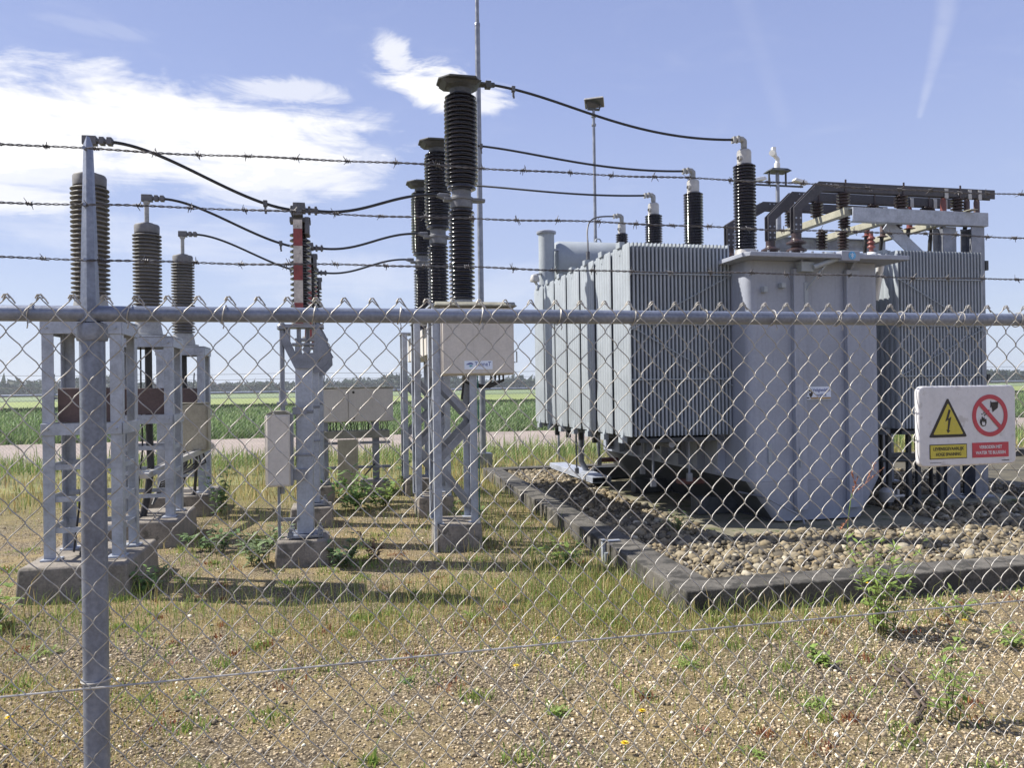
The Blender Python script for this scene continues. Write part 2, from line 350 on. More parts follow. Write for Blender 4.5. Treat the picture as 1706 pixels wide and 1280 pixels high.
def stones(name, P, size, cols, m, sub=1, flat=.62, label=None, cat=None, lump=.22, smooth=False):
    V0, F0 = ico(sub); n = len(P); k = len(V0)
    # a few shape variants, lumpy
    Vs = np.empty((n, k, 3))
    var = [V0 * (1 + lump * rng.normal(0, 1, (k, 1))) * (1, .6 + .3 * rng.random(), flat * (.8 + .5 * rng.random())) for _ in range(40)]
    idx = rng.integers(0, 40, n); B = np.array(var)[idx]
    a = rng.random(n) * 2 * np.pi; t = rng.normal(0, .35, n); ca, sa = np.cos(a)[:, None], np.sin(a)[:, None]; ct, st = np.cos(t)[:, None], np.sin(t)[:, None]
    x, y, z = B[..., 0], B[..., 1] * ct - B[..., 2] * st, B[..., 1] * st + B[..., 2] * ct
    Vs[..., 0] = (x * ca - y * sa) * size[:, None] + P[:, :1]; Vs[..., 1] = (x * sa + y * ca) * size[:, None] + P[:, 1:2]; Vs[..., 2] = z * size[:, None] + P[:, 2:3]
    F = (np.arange(n) * k)[:, None, None] + F0[None]
    o = npmesh(name, Vs.reshape(-1, 3), F.reshape(-1, 3), m, cols=np.repeat(cols, k, axis=0), smooth=smooth)
    if label: tag(o, label, cat, kind='stuff')
    return o
def pick(n, pal, p=None, jit=.18):
    pal = np.array(pal); i = rng.choice(len(pal), n, p=p); return np.clip(pal[i] * (1 + rng.normal(0, jit, (n, 1))), .004, .95)
def wedge(n, y0, y1, pad=.7, pw=1.):          # points in the part of the yard in front of the camera
    y = y0 + (y1 - y0) * rng.random(n * 3) ** pw; x = (rng.random(n * 3) - .5) * 2
    lo = -.40 * y - pad; hi = 1.08 * y + pad; X = lo + (hi - lo) * (x + 1) / 2
    k = rng.random(n * 3) < (hi - lo) / (hi - lo).max(); return np.c_[X[k], y[k]][:n]
KX, KY, KB, KW = 2.40, 4.98, 13.6, .30         # basin kerb: left face, front face, back, wall thickness
def kx(y): return 2.36 + (y - 5) * .02
def in_basin(P, m=0.): return (P[:, 0] > kx(P[:, 1]) - m) & (P[:, 1] > KY - m) & (P[:, 1] < KB + m)
M['vcol'] = mat('stone_mix', (1, 1, 1), .85, 0, .12, 30, 160, attr=True, spec=.3)
M['leafcol'] = mat('leaf_mix', (1, 1, 1), .6, 0, .12, 8, 40, attr=True, trans=.35, spec=.3)
STPAL = [(.19, .152, .10), (.43, .345, .23), (.60, .495, .34), (.84, .76, .60), (.30, .235, .155), (.54, .41, .245)]
P = np.r_[wedge(58000, 2.4, 5.4), wedge(34000, 5.2, 12)]; P = P[~in_basin(P, .02)]
mask = fbm(P[:, 0] * .9 + 3, P[:, 1] * .9); P = P[rng.random(len(P)) < np.clip((.76 - mask) * 3.4, .42, 1)]
S = np.clip(rng.lognormal(math.log(.0056), .42, len(P)), .0025, .017)
stones('yard_gravel', np.c_[P, S * .25], S, pick(len(P), STPAL, [.24, .28, .2, .07, .13, .08]), M['vcol'], 1, .65, 'small brown and cream gravel strewn over the yard in front of the basin', 'gravel')
# short dry grass and moss
DRY = [(.56, .45, .21), (.48, .37, .15), (.40, .36, .13), (.64, .54, .30), (.34, .21, .10)]
GRN = [(.20, .28, .07), (.26, .34, .09), (.15, .22, .05), (.36, .40, .13)]
P = np.r_[wedge(52000, 2.5, 6.6, pw=.9), wedge(30000, 6, 14)]; P = P[~in_basin(P, .0)]
P = np.r_[P, wedge(60000, 2.5, 6.2)]; P = P[~in_basin(P, .0)]; nz1 = fbm(P[:, 0] * .8 + 9, P[:, 1] * .8 + 2); band = np.exp(-((P[:, 1] - 5.6) / .8) ** 2) * (P[:, 0] < 2.5) * .16
keep = rng.random(len(P)) < np.clip((nz1 + band - .40) * 4.2, .06, 1) * np.where((P[:, 1] > 6.3) & (P[:, 0] < 1.2), .38, 1); P = P[keep]; nz1 = nz1[keep]
hh = np.clip(.010 + (nz1 - .36) * .10 + rng.exponential(.012, len(P)), .008, .11) * np.where(P[:, 1] > 7, 1.2, np.clip((P[:, 1] - 3.2) / 3, .34, .68))
blades('dry_grass', P, hh, .0035 + .002 * rng.random(len(P)), pick(len(P), DRY + GRN[:2], [.24, .22, .2, .1, .08, .08, .08]), M['leafcol'], .8, 'short straw coloured grass and moss between the gravel', 'grass')
cc = wedge(340, 2.6, 9); cc = cc[~in_basin(cc, .1)]
P = np.concatenate([np.c_[rng.normal(x, r_, n_), rng.normal(y, r_, n_)] for (x, y), r_, n_ in zip(cc, rng.uniform(.02, .12, len(cc)), rng.integers(14, 110, len(cc)))]); P = P[~in_basin(P, .0)]
blades('green_sprigs', P, .012 + rng.gamma(2, .010, len(P)), .005 + .004 * rng.random(len(P)), pick(len(P), [(.22, .34, .07), (.30, .40, .10), (.17, .27, .06), (.40, .42, .12)]), M['leafcol'], 1.1, 'small fresh green sprigs scattered in the gravel', 'grass')
cc = wedge(120, 2.6, 8.); cc = cc[~in_basin(cc, .1)]
P = np.concatenate([np.c_[rng.normal(x, r_, n_), rng.normal(y, r_, n_)] for (x, y), r_, n_ in zip(cc, rng.uniform(.02, .06, len(cc)), rng.integers(15, 60, len(cc)))]); P = P[~in_basin(P, .0)]
blades('red_sprigs', P, .01 + rng.gamma(2, .007, len(P)), .005 + .004 * rng.random(len(P)), pick(len(P), [(.30, .11, .06), (.36, .18, .07), (.22, .09, .06)]), M['leafcol'], 1.1, 'small reddish brown sprigs scattered in the gravel', 'plants')
# taller wispy grass in the strip at the kerb and around the footings
c = [(1.75, 7.6, .5, 2.4, 3600), (1.9, 5.6, .45, .9, 2200), (1.2, 5.3, 1.6, .5, 1800), (.5, 5.9, 1.2, .35, 1800), (-1.9, 6.2, .6, .4, 900), (2.9, 4.75, .6, .25, 900), (.1, 9.6, 1.2, 1.2, 1100), (-1.2, 9, .5, 1.8, 700), (2.1, 10.5, .4, 2.4, 2200), (-2.5, 5.6, .4, .4, 700)]
P = np.concatenate([np.c_[rng.normal(a, sx, n), rng.normal(b, sy, n)] for a, b, sx, sy, n in c]); P = P[~in_basin(P, .01)]
blades('tall_grass', P, (.035 + rng.gamma(2.0, .035, len(P))), .003 + .003 * rng.random(len(P)), pick(len(P), GRN + DRY[:4], [.2, .2, .1, .22, .1, .06, .06, .06]), M['leafcol'], .75, 'loose taller green and straw grass along the kerb and round the footings', 'grass')
# grass at the back: golden by the fence, green on the verge, crop in the field
P = np.c_[rng.uniform(-16, 34, 26000), rng.uniform(11.5, 16.5, 26000)]; P = P[~in_basin(P)]
blades('golden_grass', P, .05 + rng.gamma(2, .05, len(P)), .012, pick(len(P), DRY + GRN, [.2, .2, .16, .12, .04, .08, .08, .06, .06]), M['leafcol'], .7, 'golden dry grass along the back fence', 'grass')
P = np.c_[rng.uniform(-22, 40, 26000), rng.normal(17.6, .8, 26000)]; f = fbm(P[:, 0] * .25, P[:, 1] * .3 + 7); P = P[f > .36]
blades('verge_grass', P, .12 + rng.gamma(2.4, .07, len(P)), .02, pick(len(P), [(.17, .28, .07), (.23, .34, .09), (.33, .38, .13), (.46, .42, .21)]), M['leafcol'], .55, 'tall green grass on the verge before the gravel track', 'grass')
yy = 27.2 + 46 * rng.random(60000) ** 1.7; P = np.c_[rng.uniform(-.75, 1.6, 60000) * yy, yy]
blades('crop', P, (.16 + .24 * rng.random(len(P))), .05 + .0012 * (yy - 27), pick(len(P), [(.135, .215, .07), (.165, .255, .085), (.20, .285, .11), (.25, .30, .14), (.11, .18, .06)]), M['leafcol'], .7, 'leafy green crop growing beyond the gravel track', 'crop')
P = np.c_[rng.uniform(-70, 130, 26000), rng.uniform(74, 79, 26000)]
blades('reed_band', P, .22 + .25 * rng.random(len(P)), .12, pick(len(P), [(.05, .085, .03), (.065, .10, .04), (.04, .065, .025)]), M['leafcol'], .4, 'dark green strip of reeds between crop and yellow field', 'reeds')
# far tree line, one mass
V = []; C = []
for i in range(330):
    a = R(-52 + 104 * i / 330 + random.uniform(-.15, .15) + 12.8); D = random.uniform(430, 560) ; u = math.degrees(a)
    hump = 1 + .55 * math.exp(-((u + 15) / 2.2) ** 2) + .5 * math.exp(-((u - 4.5) / 3) ** 2) + .25 * math.exp(-((u + 24) / 5) ** 2) - .25 * math.exp(-((u + 4) / 3) ** 2)
    h = random.uniform(4.4, 7.4) * hump; wd = random.uniform(4, 8); cx, cy = D * math.sin(a), D * math.cos(a)
    n = 240; q = rng.normal(0, 1, (n, 3)); q /= np.linalg.norm(q, axis=1)[:, None]; q *= rng.random((n, 1)) ** .35
    p = np.c_[cx + q[:, 0] * wd, cy + q[:, 1] * wd, h * .52 + q[:, 2] * h * .5]
    sz = rng.uniform(.6, 1.5, (n, 1, 1)); V.append(p[:, None, :] + rng.normal(0, 1, (n, 3, 3)) * sz); t = random.uniform(.75, 1.3); C.append(np.tile(np.array([.036, .055, .032]) * t, (n * 3, 1)) * np.repeat(rng.uniform(.6, 1.4, (n, 1)), 3, 0))
V = np.concatenate(V).reshape(-1, 3); V[:, 2] = np.maximum(V[:, 2], .0)
tag(npmesh('tree_line', V, np.arange(len(V)).reshape(-1, 3), M['leafcol'], cols=np.concatenate(C)), 'far dark green tree line along the horizon', 'trees', kind='stuff')

# ------------------------------------------------------------------ basin with kerb, cobbles and pad
s = MB(); jo = [5.0, 6.55, 8.3, 9.9, 11.7, 13.6]
RX = 15.0
s.prism([(kx(KY), KY), (RX, KY), (RX, KY + KW), (kx(KY) + KW + .02, KY + KW), (kx(KB - KW) + KW, KB - KW), (RX, KB - KW), (RX, KB), (kx(KB), KB)], 'z', -.05, .172)
o = s.build('basin_kerb', M['kerb'], bevel=.012)
tag(o, 'low dark stained concrete kerb wall enclosing the cobble basin under the transformer', 'kerb')
for i, y in enumerate((6.62, 8.35, 10.1, 11.9)):   # joint plates on the left wall
    s = MB().box(kx(y) - .012, kx(y) + .11, y - .03, y + .03, -.02, .176)
    s.build('joint_plate', M['kerb'], o, bevel=.003)
s = MB().box(kx(6.75) - .035, kx(6.75) - .006, 6.72, 6.76, 0, .2).box(kx(6.75) - .035, kx(6.75) + .14, 6.72, 6.76, .18, .19).cyl((kx(6.6) - .03, 6.63, 0), (kx(6.6) - .03, 6.63, .1), .02)
s.build('bracket', M['galv'], o)
sheet('basin_floor', kx(KY) + KW, RX, KY + KW - .01, KB - KW + .01, .03, mat('basin_floor_soil', (.09, .08, .055), .95, 0, .3, 3, 30))
PX0, PX1, PY0, PY1 = 3.75, 6.4, 6.95, 12.9
s = MB().box(PX0, PX1, PY0, PY1, .0, .10); s.box(PX0 - .12, PX0 - .003, 9.6, 11.4, 0, .09)
tag(s.build('concrete_pad', M['pad'], bevel=.01), kind='structure')
V = np.c_[rng.uniform(2.5, 9.5, 80000), rng.uniform(KY + .2, KB - .3, 80000)]
V = V[(V[:, 0] > kx(V[:, 1]) + KW - .02) & (V[:, 1] > KY + KW - .02)]
inpad = (V[:, 0] > PX0 - .03) & (V[:, 0] < PX1 + .03) & (V[:, 1] > PY0 - .03) & (V[:, 1] < PY1)
V = V[~inpad]; near = (V[:, 1] < 7.2) | (V[:, 0] < 4.0); V = V[near | (rng.random(len(V)) < .3)]
S = np.clip(rng.lognormal(math.log(.021), .48, len(V)), .013, .07)
lay = rng.random(len(V))
hf = rng.random(len(V)) < .45; cobble = mat('cobble_stone', (1, 1, 1), .85, 0, .22, 9, 60, .5, attr=True, spec=.3, bscale=40, spot=((.35, .33, .22), .62, 5))
CP = np.c_[V, .055 + lay * .075]
stones('basin_rubble', CP[hf], S[hf] * 1.08, pick(hf.sum(), [(.29, .24, .155), (.34, .285, .19), (.20, .17, .12), (.26, .205, .125), (.15, .13, .10)]), cobble, 1, .7, 'angular brown rubble mixed into the cobble bed round the transformer', 'cobbles', .14, False)
V, S, lay = V[~hf], S[~hf], lay[~hf]
stones('basin_cobbles', np.c_[V, .055 + lay * .075], S, pick(len(V), [(.29, .24, .155), (.36, .305, .21), (.20, .17, .12), (.26, .205, .125), (.14, .125, .10), (.46, .41, .31)], [.24, .2, .2, .16, .12, .08]), cobble, 2, .7, 'rounded tan cobbles filling the basin round the transformer', 'cobbles', .13, False)

# ------------------------------------------------------------------ insulator profile
def sheds(z0, z1, rc, rs, n, th=.55, cone=.35):
    p = []; d = (z1 - z0) / n
    for i in range(n):
        z = z0 + i * d
        p += [(rc, z + d * .02), (rc + (rs - rc) * .6, z + d * .13), (rs * .985, z + d * .22), (rs, z + d * .34), (rs * .985, z + d * .46), (rc + (rs - rc) * cone, z + d * .72), (rc, z + d * .9)]
    return p + [(rc, z1)]

# ------------------------------------------------------------------ cable sealing ends (left row)
def make_sealing_end():
    t = thing('cable_sealing_end', (-2.02, 7.11, 0), 'large grey ribbed cable sealing end standing directly behind the fence post', 'insulator', 'grey cable sealing ends on steel frames in a row')
    s = MB().frustum(-.42, .40, -.53, .55, -.08, -.40, .38, -.50, .52, .27); s.build('footing', M['concrete'], t, bevel=.02)
    f = MB(); x0, x1, y0, y1 = -.295, .295, -.26, .26
    for sx, x in ((1, x0), (-1, x1)):
        for sy, y in ((1, y0), (-1, y1)):
            l = MB().angle(x, y, .285, 2.205, .088, sx, sy, .01); l.box(x - .02 if sx > 0 else x - .12, x + .12 if sx > 0 else x + .02, y - .03 if sy > 0 else y - .1, y + .1 if sy > 0 else y + .03, .27, .286)
            l.build('leg', M['galv'], t, bevel=.002)
    for z0, z1 in ((2.1, 2.2),):
        for y in (y0 - .012, y1 + .002): f.box(x0 - .005, x1 + .005, y, y + .01, z0, z1)
        for x in (x0 - .012, x1 + .002): f.box(x, x + .01, y0, y1, z0, z1)
    f.box(x0 - .01, x1 + .01, y0 - .01, y1 + .01, 2.206, 2.218)
    f.box(x0, x1, y0 - .014, y0 - .003, 1.28, 1.375).box(x0, x1, y1 + .003, y1 + .014, 1.28, 1.375)
    f.box(x0 - .014, x0 - .003, y0, y1, 1.28, 1.375).box(x1 + .003, x1 + .014, y0, y1, 1.28, 1.375)
    for z in (.51, .76, 1.02):
        for y in (y0 + .01, y1 - .018): f.box(x0 + .03, x1 - .03, y, y + .008, z - .022, z + .022)
        for x in (x0 + .01, x1 - .018): f.box(x, x + .008, y0 + .03, y1 - .03, z - .022, z + .022)
    for x in (x0 + .04, x1 - .04):
        for z in (2.15, 1.33): f.cyl((x, y0 - .03, z), (x, y0 - .012, z), .011, 6)
    f.each('cross_bar', M['galv'], t, bevel=.002)
    s = MB().box(-.2, .22, -.2, .06, 1.38, 1.66); s.build('surge_box', M['brownbox'], t, bevel=.005)
    s = MB(); s.box(-.24, -.203, -.212, -.19, 1.44, 1.46).box(-.24, -.203, -.212, -.19, 1.57, 1.59).box(-.245, -.232, -.21, -.196, 1.42, 1.62); s.build('box_bracket', M['galv'], t)
    s = MB().lathe([(.19, 2.222), (.19, 2.25), (.15, 2.255), (.145, 2.29), (.125, 2.40)]); s.build('base_flange', M['cast'], t)
    for a in range(8):
        pass
    s = MB().lathe([(.108, 2.401)] + sheds(2.41, 3.36, .108, .150, 24, cone=.3)); s.build('insulator', M['silicone'], t)
    s = MB().lathe([(.128, 3.361), (.13, 3.44), (.122, 3.455), (.07, 3.462), (.065, 3.475), (.026, 3.478)]); s.build('cap', M['silicone'], t)
    s = MB().cyl((0, 0, 3.47), (0, 0, 3.70), .024).lathe([(.034, 3.69), (.034, 3.72), (.024, 3.725)], n=12); s.build('terminal_rod', M['cast'], t)
    s = MB().box(-.05, .06, -.035, .035, 3.715, 3.79).cyl((.05, 0, 3.752), (.19, 0, 3.752), .022)
    for x in (.10, .16): s.box(x - .02, x + .02, -.034, .034, 3.722, 3.785)
    s.build('clamp', M['castdark'], t, bevel=.004)
    s = MB().tube([(0, 0, 2.21), (.0, 0, 1.2), (.01, 0, .8), (-.02, -.02, .5), (-.06, -.06, .27)], .038, 10).tube([(-.09, .05, 2.2), (-.09, .04, 1.6), (-.07, .0, 1.0), (-.13, -.08, .3)], .009, 6); s.build('cable', M['rubber'], t)
    return t
c1 = make_sealing_end()
c2 = dup(c1, (-2.02, 9.11, 0), 'grey ribbed cable sealing end, middle of three, right of the fence post')
c3 = dup(c1, (-2.02, 11.11, 0), 'smallest looking grey cable sealing end, farthest of three beside the junction box')
t = thing('junction_box', (-1.79, 10.55, 0), 'dirty beige junction box mounted between the steel frames of the sealing ends', 'junction box')
MB().box(-.2, .16, -.12, .12, .86, 1.46).build('body', M['beigedark'], t, bevel=.008)
MB().box(-.185, .145, -.131, -.121, .875, 1.445).box(.162, .172, -.1, .1, .88, 1.44).build('door', M['beigedark'], t, bevel=.004)
MB().box(-.21, .17, -.13, .13, 1.461, 1.475).build('lid', M['lid'], t, bevel=.003)
s = MB()
for k in range(5): s.tube([(-.12 + k * .05, 0, .86), (-.12 + k * .06, .0, .7), (-.25 + k * .04, -.2 - .05 * k, .52 + .02 * k), (-.32, -.5, .40 + .03 * k), (-.33, -.9, .3)], .011, 6)
s.tube([(.0, .05, .86), (-.02, .1, .5), (-.08, .2, .02)], .02, 8); s.build('cables', M['rubber'], t)
s = MB().bar((-2.0, 8.75, .73), (-1.66, 10.95, .88), .09, .05); s.bar((-1.95, 8.78, .765), (-1.63, 10.93, .912), .012, .02); s.bar((-2.05, 8.78, .75), (-1.72, 10.93, .90), .012, .03)
tag(s.build('cable_tray', M['alu'], bevel=.003), 'bright sloping cable tray between the legs of the sealing end frames', 'cable tray')

# ------------------------------------------------------------------ disconnectors (middle row)
def make_disconnector():
    t = thing('disconnector', (-.30, 7.52, 0), 'nearest disconnector column with red and white striped blade on a square steel post', 'disconnector', 'disconnector columns in the middle row')
    MB().frustum(-.285, .225, -.25, .27, -.08, -.265, .205, -.22, .25, .235).build('footing', M['concrete'], t, bevel=.02)
    s = MB().box(-.17, .15, -.16, .18, .25, .268)
    for x in (-.14, .12):
        for y in (-.13, .15): s.cyl((x, y, .235), (x, y, .33), .014, 8).cyl((x, y, .27), (x, y, .30), .026, 6)
    s.box(-.15, .13, -.11, .13, .236, .249); s.build('base_plate', M['galv_dull'], t)
    MB().box(-.085, .068, -.07, .155, .269, 1.93).build('post', M['galv'], t, bevel=.008)
    s = MB().box(-.095, .078, -.08, .165, 1.40, 1.43).box(-.095, .078, -.08, .165, 1.0, 1.02)
    s.box(-.10, .08, -.085, .17, 1.931, 1.95); s.each('collar', M['galv_dull'], t, bevel=.003)
    s = MB()
    for y in (-.09, .16): s.prism([(-.085, 1.82), (.065, 1.82), (.205, 1.98), (.20, 2.09), (.14, 2.20), (.10, 2.20), (.09, 1.95), (-.08, 1.95), (-.16, 2.15), (-.2, 2.15), (-.2, 2.06)], 'y', y, y + .012)
    s.box(-.2, .18, -.077, .157, 2.205, 2.235); s.box(-.11, .10, -.075, .155, 2.04, 2.06)
    s.cyl((-.16, -.02, 2.06), (-.16, -.02, 2.2), .035, 10).cyl((.02, -.05, 2.0), (.02, .13, 2.0), .035, 12).bar((.12, .0, 2.26), (.21, .0, 2.08), .025, .025).bar((.20, .0, 2.08), (.14, .0, 2.07), .02, .02)
    s.cyl((-.05, 0, 2.06), (-.05, 0, 2.2), .02, 8).cyl((.03, .05, 2.06), (.03, .05, 2.2), .02, 8)
    s.build('operating_head', M['galv_dull'], t, smooth=False)
    MB().lathe([(.085, 2.236), (.085, 2.26), (.06, 2.27), (.055, 2.36)], -.035, .08, 20).box(-.12, .08, -.06, .16, 2.36, 2.385).build('pedestal', M['cast'], t)
    MB().lathe([(.055, 2.386)] + sheds(2.40, 3.13, .06, .098, 14, cone=.25), -.03, .08, 20).build('insulator', M['porcelain'], t)
    s = MB().lathe([(.06, 3.131), (.06, 3.20), (.05, 3.205)], -.035, .08, 16).box(-.12, .07, -.03, .12, 3.205, 3.25).box(-.10, -.0, -.12, .1, 3.251, 3.3).box(.02, .06, -.1, .1, 3.08, 3.24)
    s.box(-.085, .025, -.11, .08, 3.301, 3.37).cyl((-.12, .02, 3.325), (.0, .02, 3.325), .024, 10).cyl((.0, .02, 3.325), (.14, .02, 3.325), .024, 10)
    for x in (-.1, .06, .12): s.box(x - .012, x + .012, -.018, .058, 3.29, 3.36)
    s.build('terminal', M['castdark'], t, bevel=.003)
    b = MB(); zz = [2.24, 2.43, 2.64, 2.80, 2.96, 3.12, 3.205]
    for i in range(6): b.use(M['stripe_white'] if i % 2 else M['stripe_red']).box(-.082, -.002, -.135, -.105, zz[i], zz[i + 1] - .0005)
    b.build('striped_blade', None, t)
    return t
d1 = make_disconnector()
dup(d1, (-.285, 9.52, 0), 'second disconnector column partly hidden behind the nearest striped one')
dup(d1, (-.27, 11.52, 0), 'farthest disconnector column mostly hidden behind the two others')
t = thing('drive_cabinet', (-.53, 7.42, 0), 'narrow upright beige drive cabinet mounted beside the nearest disconnector post', 'cabinet')
MB().box(-.11, .10, -.1, .12, .735, 1.40).build('body', M['beige'], t, bevel=.008)
MB().prism([(-.115, 1.401), (.105, 1.401), (.06, 1.43), (-.05, 1.43)], 'y', -.105, .125).build('lid', M['lid'], t, bevel=.003)
MB().box(-.10, .09, -.112, -.101, .75, 1.385).box(-.122, -.111, -.08, .1, .75, 1.385).build('door', M['beige'], t, bevel=.004)
MB().box(.102, .12, -.09, .14, .74, 1.4).box(.12, .245, .0, .08, .78, .88).box(.12, .245, .0, .08, 1.39, 1.46).build('bracket', M['galv_dull'], t)
s = MB().cyl((.03, .05, 1.43), (.03, .05, 2.2), .022, 12).cyl((.03, .05, 1.5), (.03, .05, 1.62), .034, 12).box(-.02, .07, .0, .1, 1.48, 1.51); s.lathe([(.03, 2.18), (.045, 2.19), (.045, 2.22), (.02, 2.25)], .03, .05, 12); s.build('drive_shaft', M['galv_dull'], t)
s = MB().cyl((-.01, .0, .735), (-.01, .0, .2), .014, 8).cyl((.02, .0, .735), (.02, .01, .66), .02, 8).box(-.02, .17, .01, .03, .40, .43); s.build('conduit', M['galv_dull'], t)

# ------------------------------------------------------------------ circuit breakers (right row)
def make_breaker():
    t = thing('circuit_breaker', (1.24, 7.85, 0), 'tallest looking dark porcelain circuit breaker pole, the nearest, above the large beige cabinet', 'circuit breaker', 'dark porcelain circuit breaker poles')
    MB().frustum(-.30, .16, -.30, .25, -.08, -.29, .15, -.29, .24, .265).build('footing', M['concrete'], t, bevel=.018)
    x0, x1, y0, y1 = -.315, .125, -.25, .2
    for sx, x in ((1, x0), (-1, x1)):
        for sy, y in ((1, y0), (-1, y1)):
            MB().angle(x, y, .268, 2.44, .075, sx, sy, .009).box(min(x, x + sx * .1), max(x, x + sx * .1), min(y, y + sy * .1), max(y, y + sy * .1), .2655, .2675).build('leg', M['galv'], t, bevel=.002)
    s = MB()
    zs = [.42, .92, 1.35, 1.75]
    for y in (y0 + .013, y1 - .02):
        for i, (za, zb) in enumerate(((.36, .88), (.88, 1.28), (1.28, 1.72))):
            a, b = (x1 - .02, x0 + .03) if i % 2 == 0 else (x0 + .03, x1 - .02)
            s.bar((a, y, za), (b, y, zb), .007, .07, (0, 0, 1) if False else (1, 0, 1) if i % 2 == 0 else (-1, 0, 1))
    for x in (x0 + .013, x1 - .02):
        for i, (za, zb) in enumerate(((.36, .88), (.88, 1.28), (1.28, 1.72))):
            a, b = (y1 - .03, y0 + .03) if i % 2 == 0 else (y0 + .03, y1 - .03)
            s.bar((x, a, za), (x, b, zb), .007, .07, (0, 1, 1) if i % 2 == 0 else (0, -1, 1))
    s.each('brace', M['galv_dull'], t)
    MB().lathe([(.16, 2.462), (.16, 2.485), (.11, 2.49), (.105, 2.52)], .03, 0, 20).build('base_flange', M['cast'], t)
    MB().lathe([(.103, 2.521)] + sheds(2.53, 3.46, .103, .135, 21, cone=.35), .03, 0, 24).build('lower_insulator', M['porcelain'], t)
    s = MB().lathe([(.09, 3.461), (.115, 3.47), (.115, 3.55), (.125, 3.551), (.125, 3.58), (.10, 3.585), (.1, 3.655)], .035, 0, 24)
    s.prism([(-.15, -.05), (.2, -.06), (.28, -.03), (.28, .03), (.2, .06), (-.15, .05)], 'z', 3.545, 3.575); s.bar((-.14, 0, 3.575), (-.22, 0, 3.60), .05, .03); s.cyl((-.2, 0, 3.6), (-.1, 0, 3.6), .026, 8)
    s.build('middle_terminal', mat('dull_terminal_metal', (.16, .165, .18), .55, .2, .2, 8, 50), t, bevel=.003)
    pr = [(.138, 3.656)] + sheds(3.66, 4.65, .138, .174, 22, cone=.4) + [(.115, 4.651)]
    MB().lathe([(r * (.86 if z > 4.62 or z < 3.69 else .95 if z > 4.57 or z < 3.74 else 1), z) for r, z in pr], .038, 0, 28).build('upper_insulator', M['porcelain'], t)
    s = MB().lathe([(.112, 4.652), (.112, 4.70), (.16, 4.73)], .04, 0, 24)
    s.prism([(-.20, -.09), (-.10, -.2), (.17, -.2), (.24, -.06), (.30, -.05), (.30, .05), (.24, .06), (.17, .2), (-.10, .2), (-.20, .09)], 'z', 4.765, 4.785)
    s.frustum(-.12, .18, -.12, .12, 4.72, -.17, .24, -.15, .15, 4.764)
    s.prism([(-.06, -.1), (.1, -.1), (.16, 0), (.1, .1), (-.06, .1), (-.12, 0)], 'z', 4.786, 4.82); s.cyl((.26, 0, 4.772), (.40, 0, 4.78), .028, 8).box(.3, .36, -.04, .04, 4.74, 4.81)
    s.build('top_flange', M['castgreen'], t, bevel=.004)
    return t
b1 = make_breaker()
b2 = dup(b1, (1.255, 9.85, 0), 'middle circuit breaker pole of dark porcelain, half hidden by the nearest pole')
b3 = dup(b1, (1.27, 11.85, 0), 'farthest circuit breaker pole of dark porcelain, its top lowest in the picture')
MB().box(-.33, .14, -.27, .22, 2.441, 2.461).build('head_plate', M['galv'], b1)
for b in (b2, b3): MB().box(-.33, .40, -.27, .25, 2.441, 2.461).build('head_plate', M['galv'], b)
s = MB().tube([(.12, -.26, .3), (.125, -.27, .1), (.125, -.28, 0)], .022, 10).tube([(-.31, -.27, .29), (-.315, -.29, .24), (-.315, -.3, 0)], .02, 10); s.build('conduit', M['alu'], b1)
s = MB().tube([(.13, -.27, .28), (.135, -.27, 1.0), (.13, -.27, 1.74)], .006, 6); s.build('earth_cable', mat('green_earth_cable', (.02, .13, .10), .5), b1)
t = thing('girder', (1.25, 10.2, 0), 'long beige box girder running back between the circuit breaker poles', 'girder')
MB().box(-.16, .30, -1.9, 2.0, 2.03, 2.39).build('housing', M['beige'], t, bevel=.01)
MB().box(-.166, -.161, -.35, -.33, 2.04, 2.38).box(-.166, -.161, 1.1, 1.12, 2.04, 2.38).each('panel_joint', M['lid'], t)
t = thing('breaker_cabinet', (1.37, 7.55, 0), 'large beige control cabinet with blue logo sticker on the nearest breaker frame', 'cabinet')
MB().box(-.37, .375, .012, .60, 1.745, 2.425).build('body', M['beige'], t, bevel=.008)
MB().box(-.352, .368, -.016, .011, 1.757, 2.415).build('door', M['beige'], t, bevel=.006)
MB().box(-.43, .395, -.05, .62, 2.426, 2.44).prism([(-.05, 2.4405), (.62, 2.4405), (.60, 2.46), (.0, 2.475)], 'x', -.42, .385).build('lid', M['lid'], t, bevel=.004)
s = MB().box(.02, .14, -.026, -.017, 2.385, 2.42); s.build('latch', M['lid'], t, bevel=.002)
s = MB().tube([(.378, .05, 1.87), (.41, .05, 1.87), (.41, .05, 1.98), (.378, .05, 1.98)], .007, 6).tube([(-.375, .3, 1.87), (-.42, .3, 1.87), (-.42, .3, 1.98), (-.375, .3, 1.98)], .007, 6); s.build('handle', M['cast'], t)
s = MB().box(-.377, -.371, .1, .24, 1.84, 1.96).box(-.377, -.371, .1, .24, 2.0, 2.14)
for z in (1.86, 1.88, 1.90, 1.92, 2.02, 2.04, 2.06, 2.08, 2.1): s.box(-.381, -.378, .11, .23, z, z + .008)
s.build('vent', M['lid'], t)
s = MB().use(M['stickwhite']).box(-.14, .145, -.0185, -.0165, 1.80, 1.885)
s.use(M['blue']).prism([(-.125 + .0, 1.848), (-.105, 1.860), (-.085, 1.868), (-.065, 1.866), (-.052, 1.856), (-.05, 1.846), (-.062, 1.85), (-.075, 1.852), (-.09, 1.85), (-.105, 1.846)], 'y', -.0195, -.0186)
s.use(M['teal']).prism([(-.10, 1.838), (-.085, 1.845), (-.07, 1.845), (-.055, 1.840), (-.062, 1.830), (-.075, 1.824), (-.085, 1.822), (-.096, 1.82), (-.08, 1.829)], 'y', -.0195, -.0186)
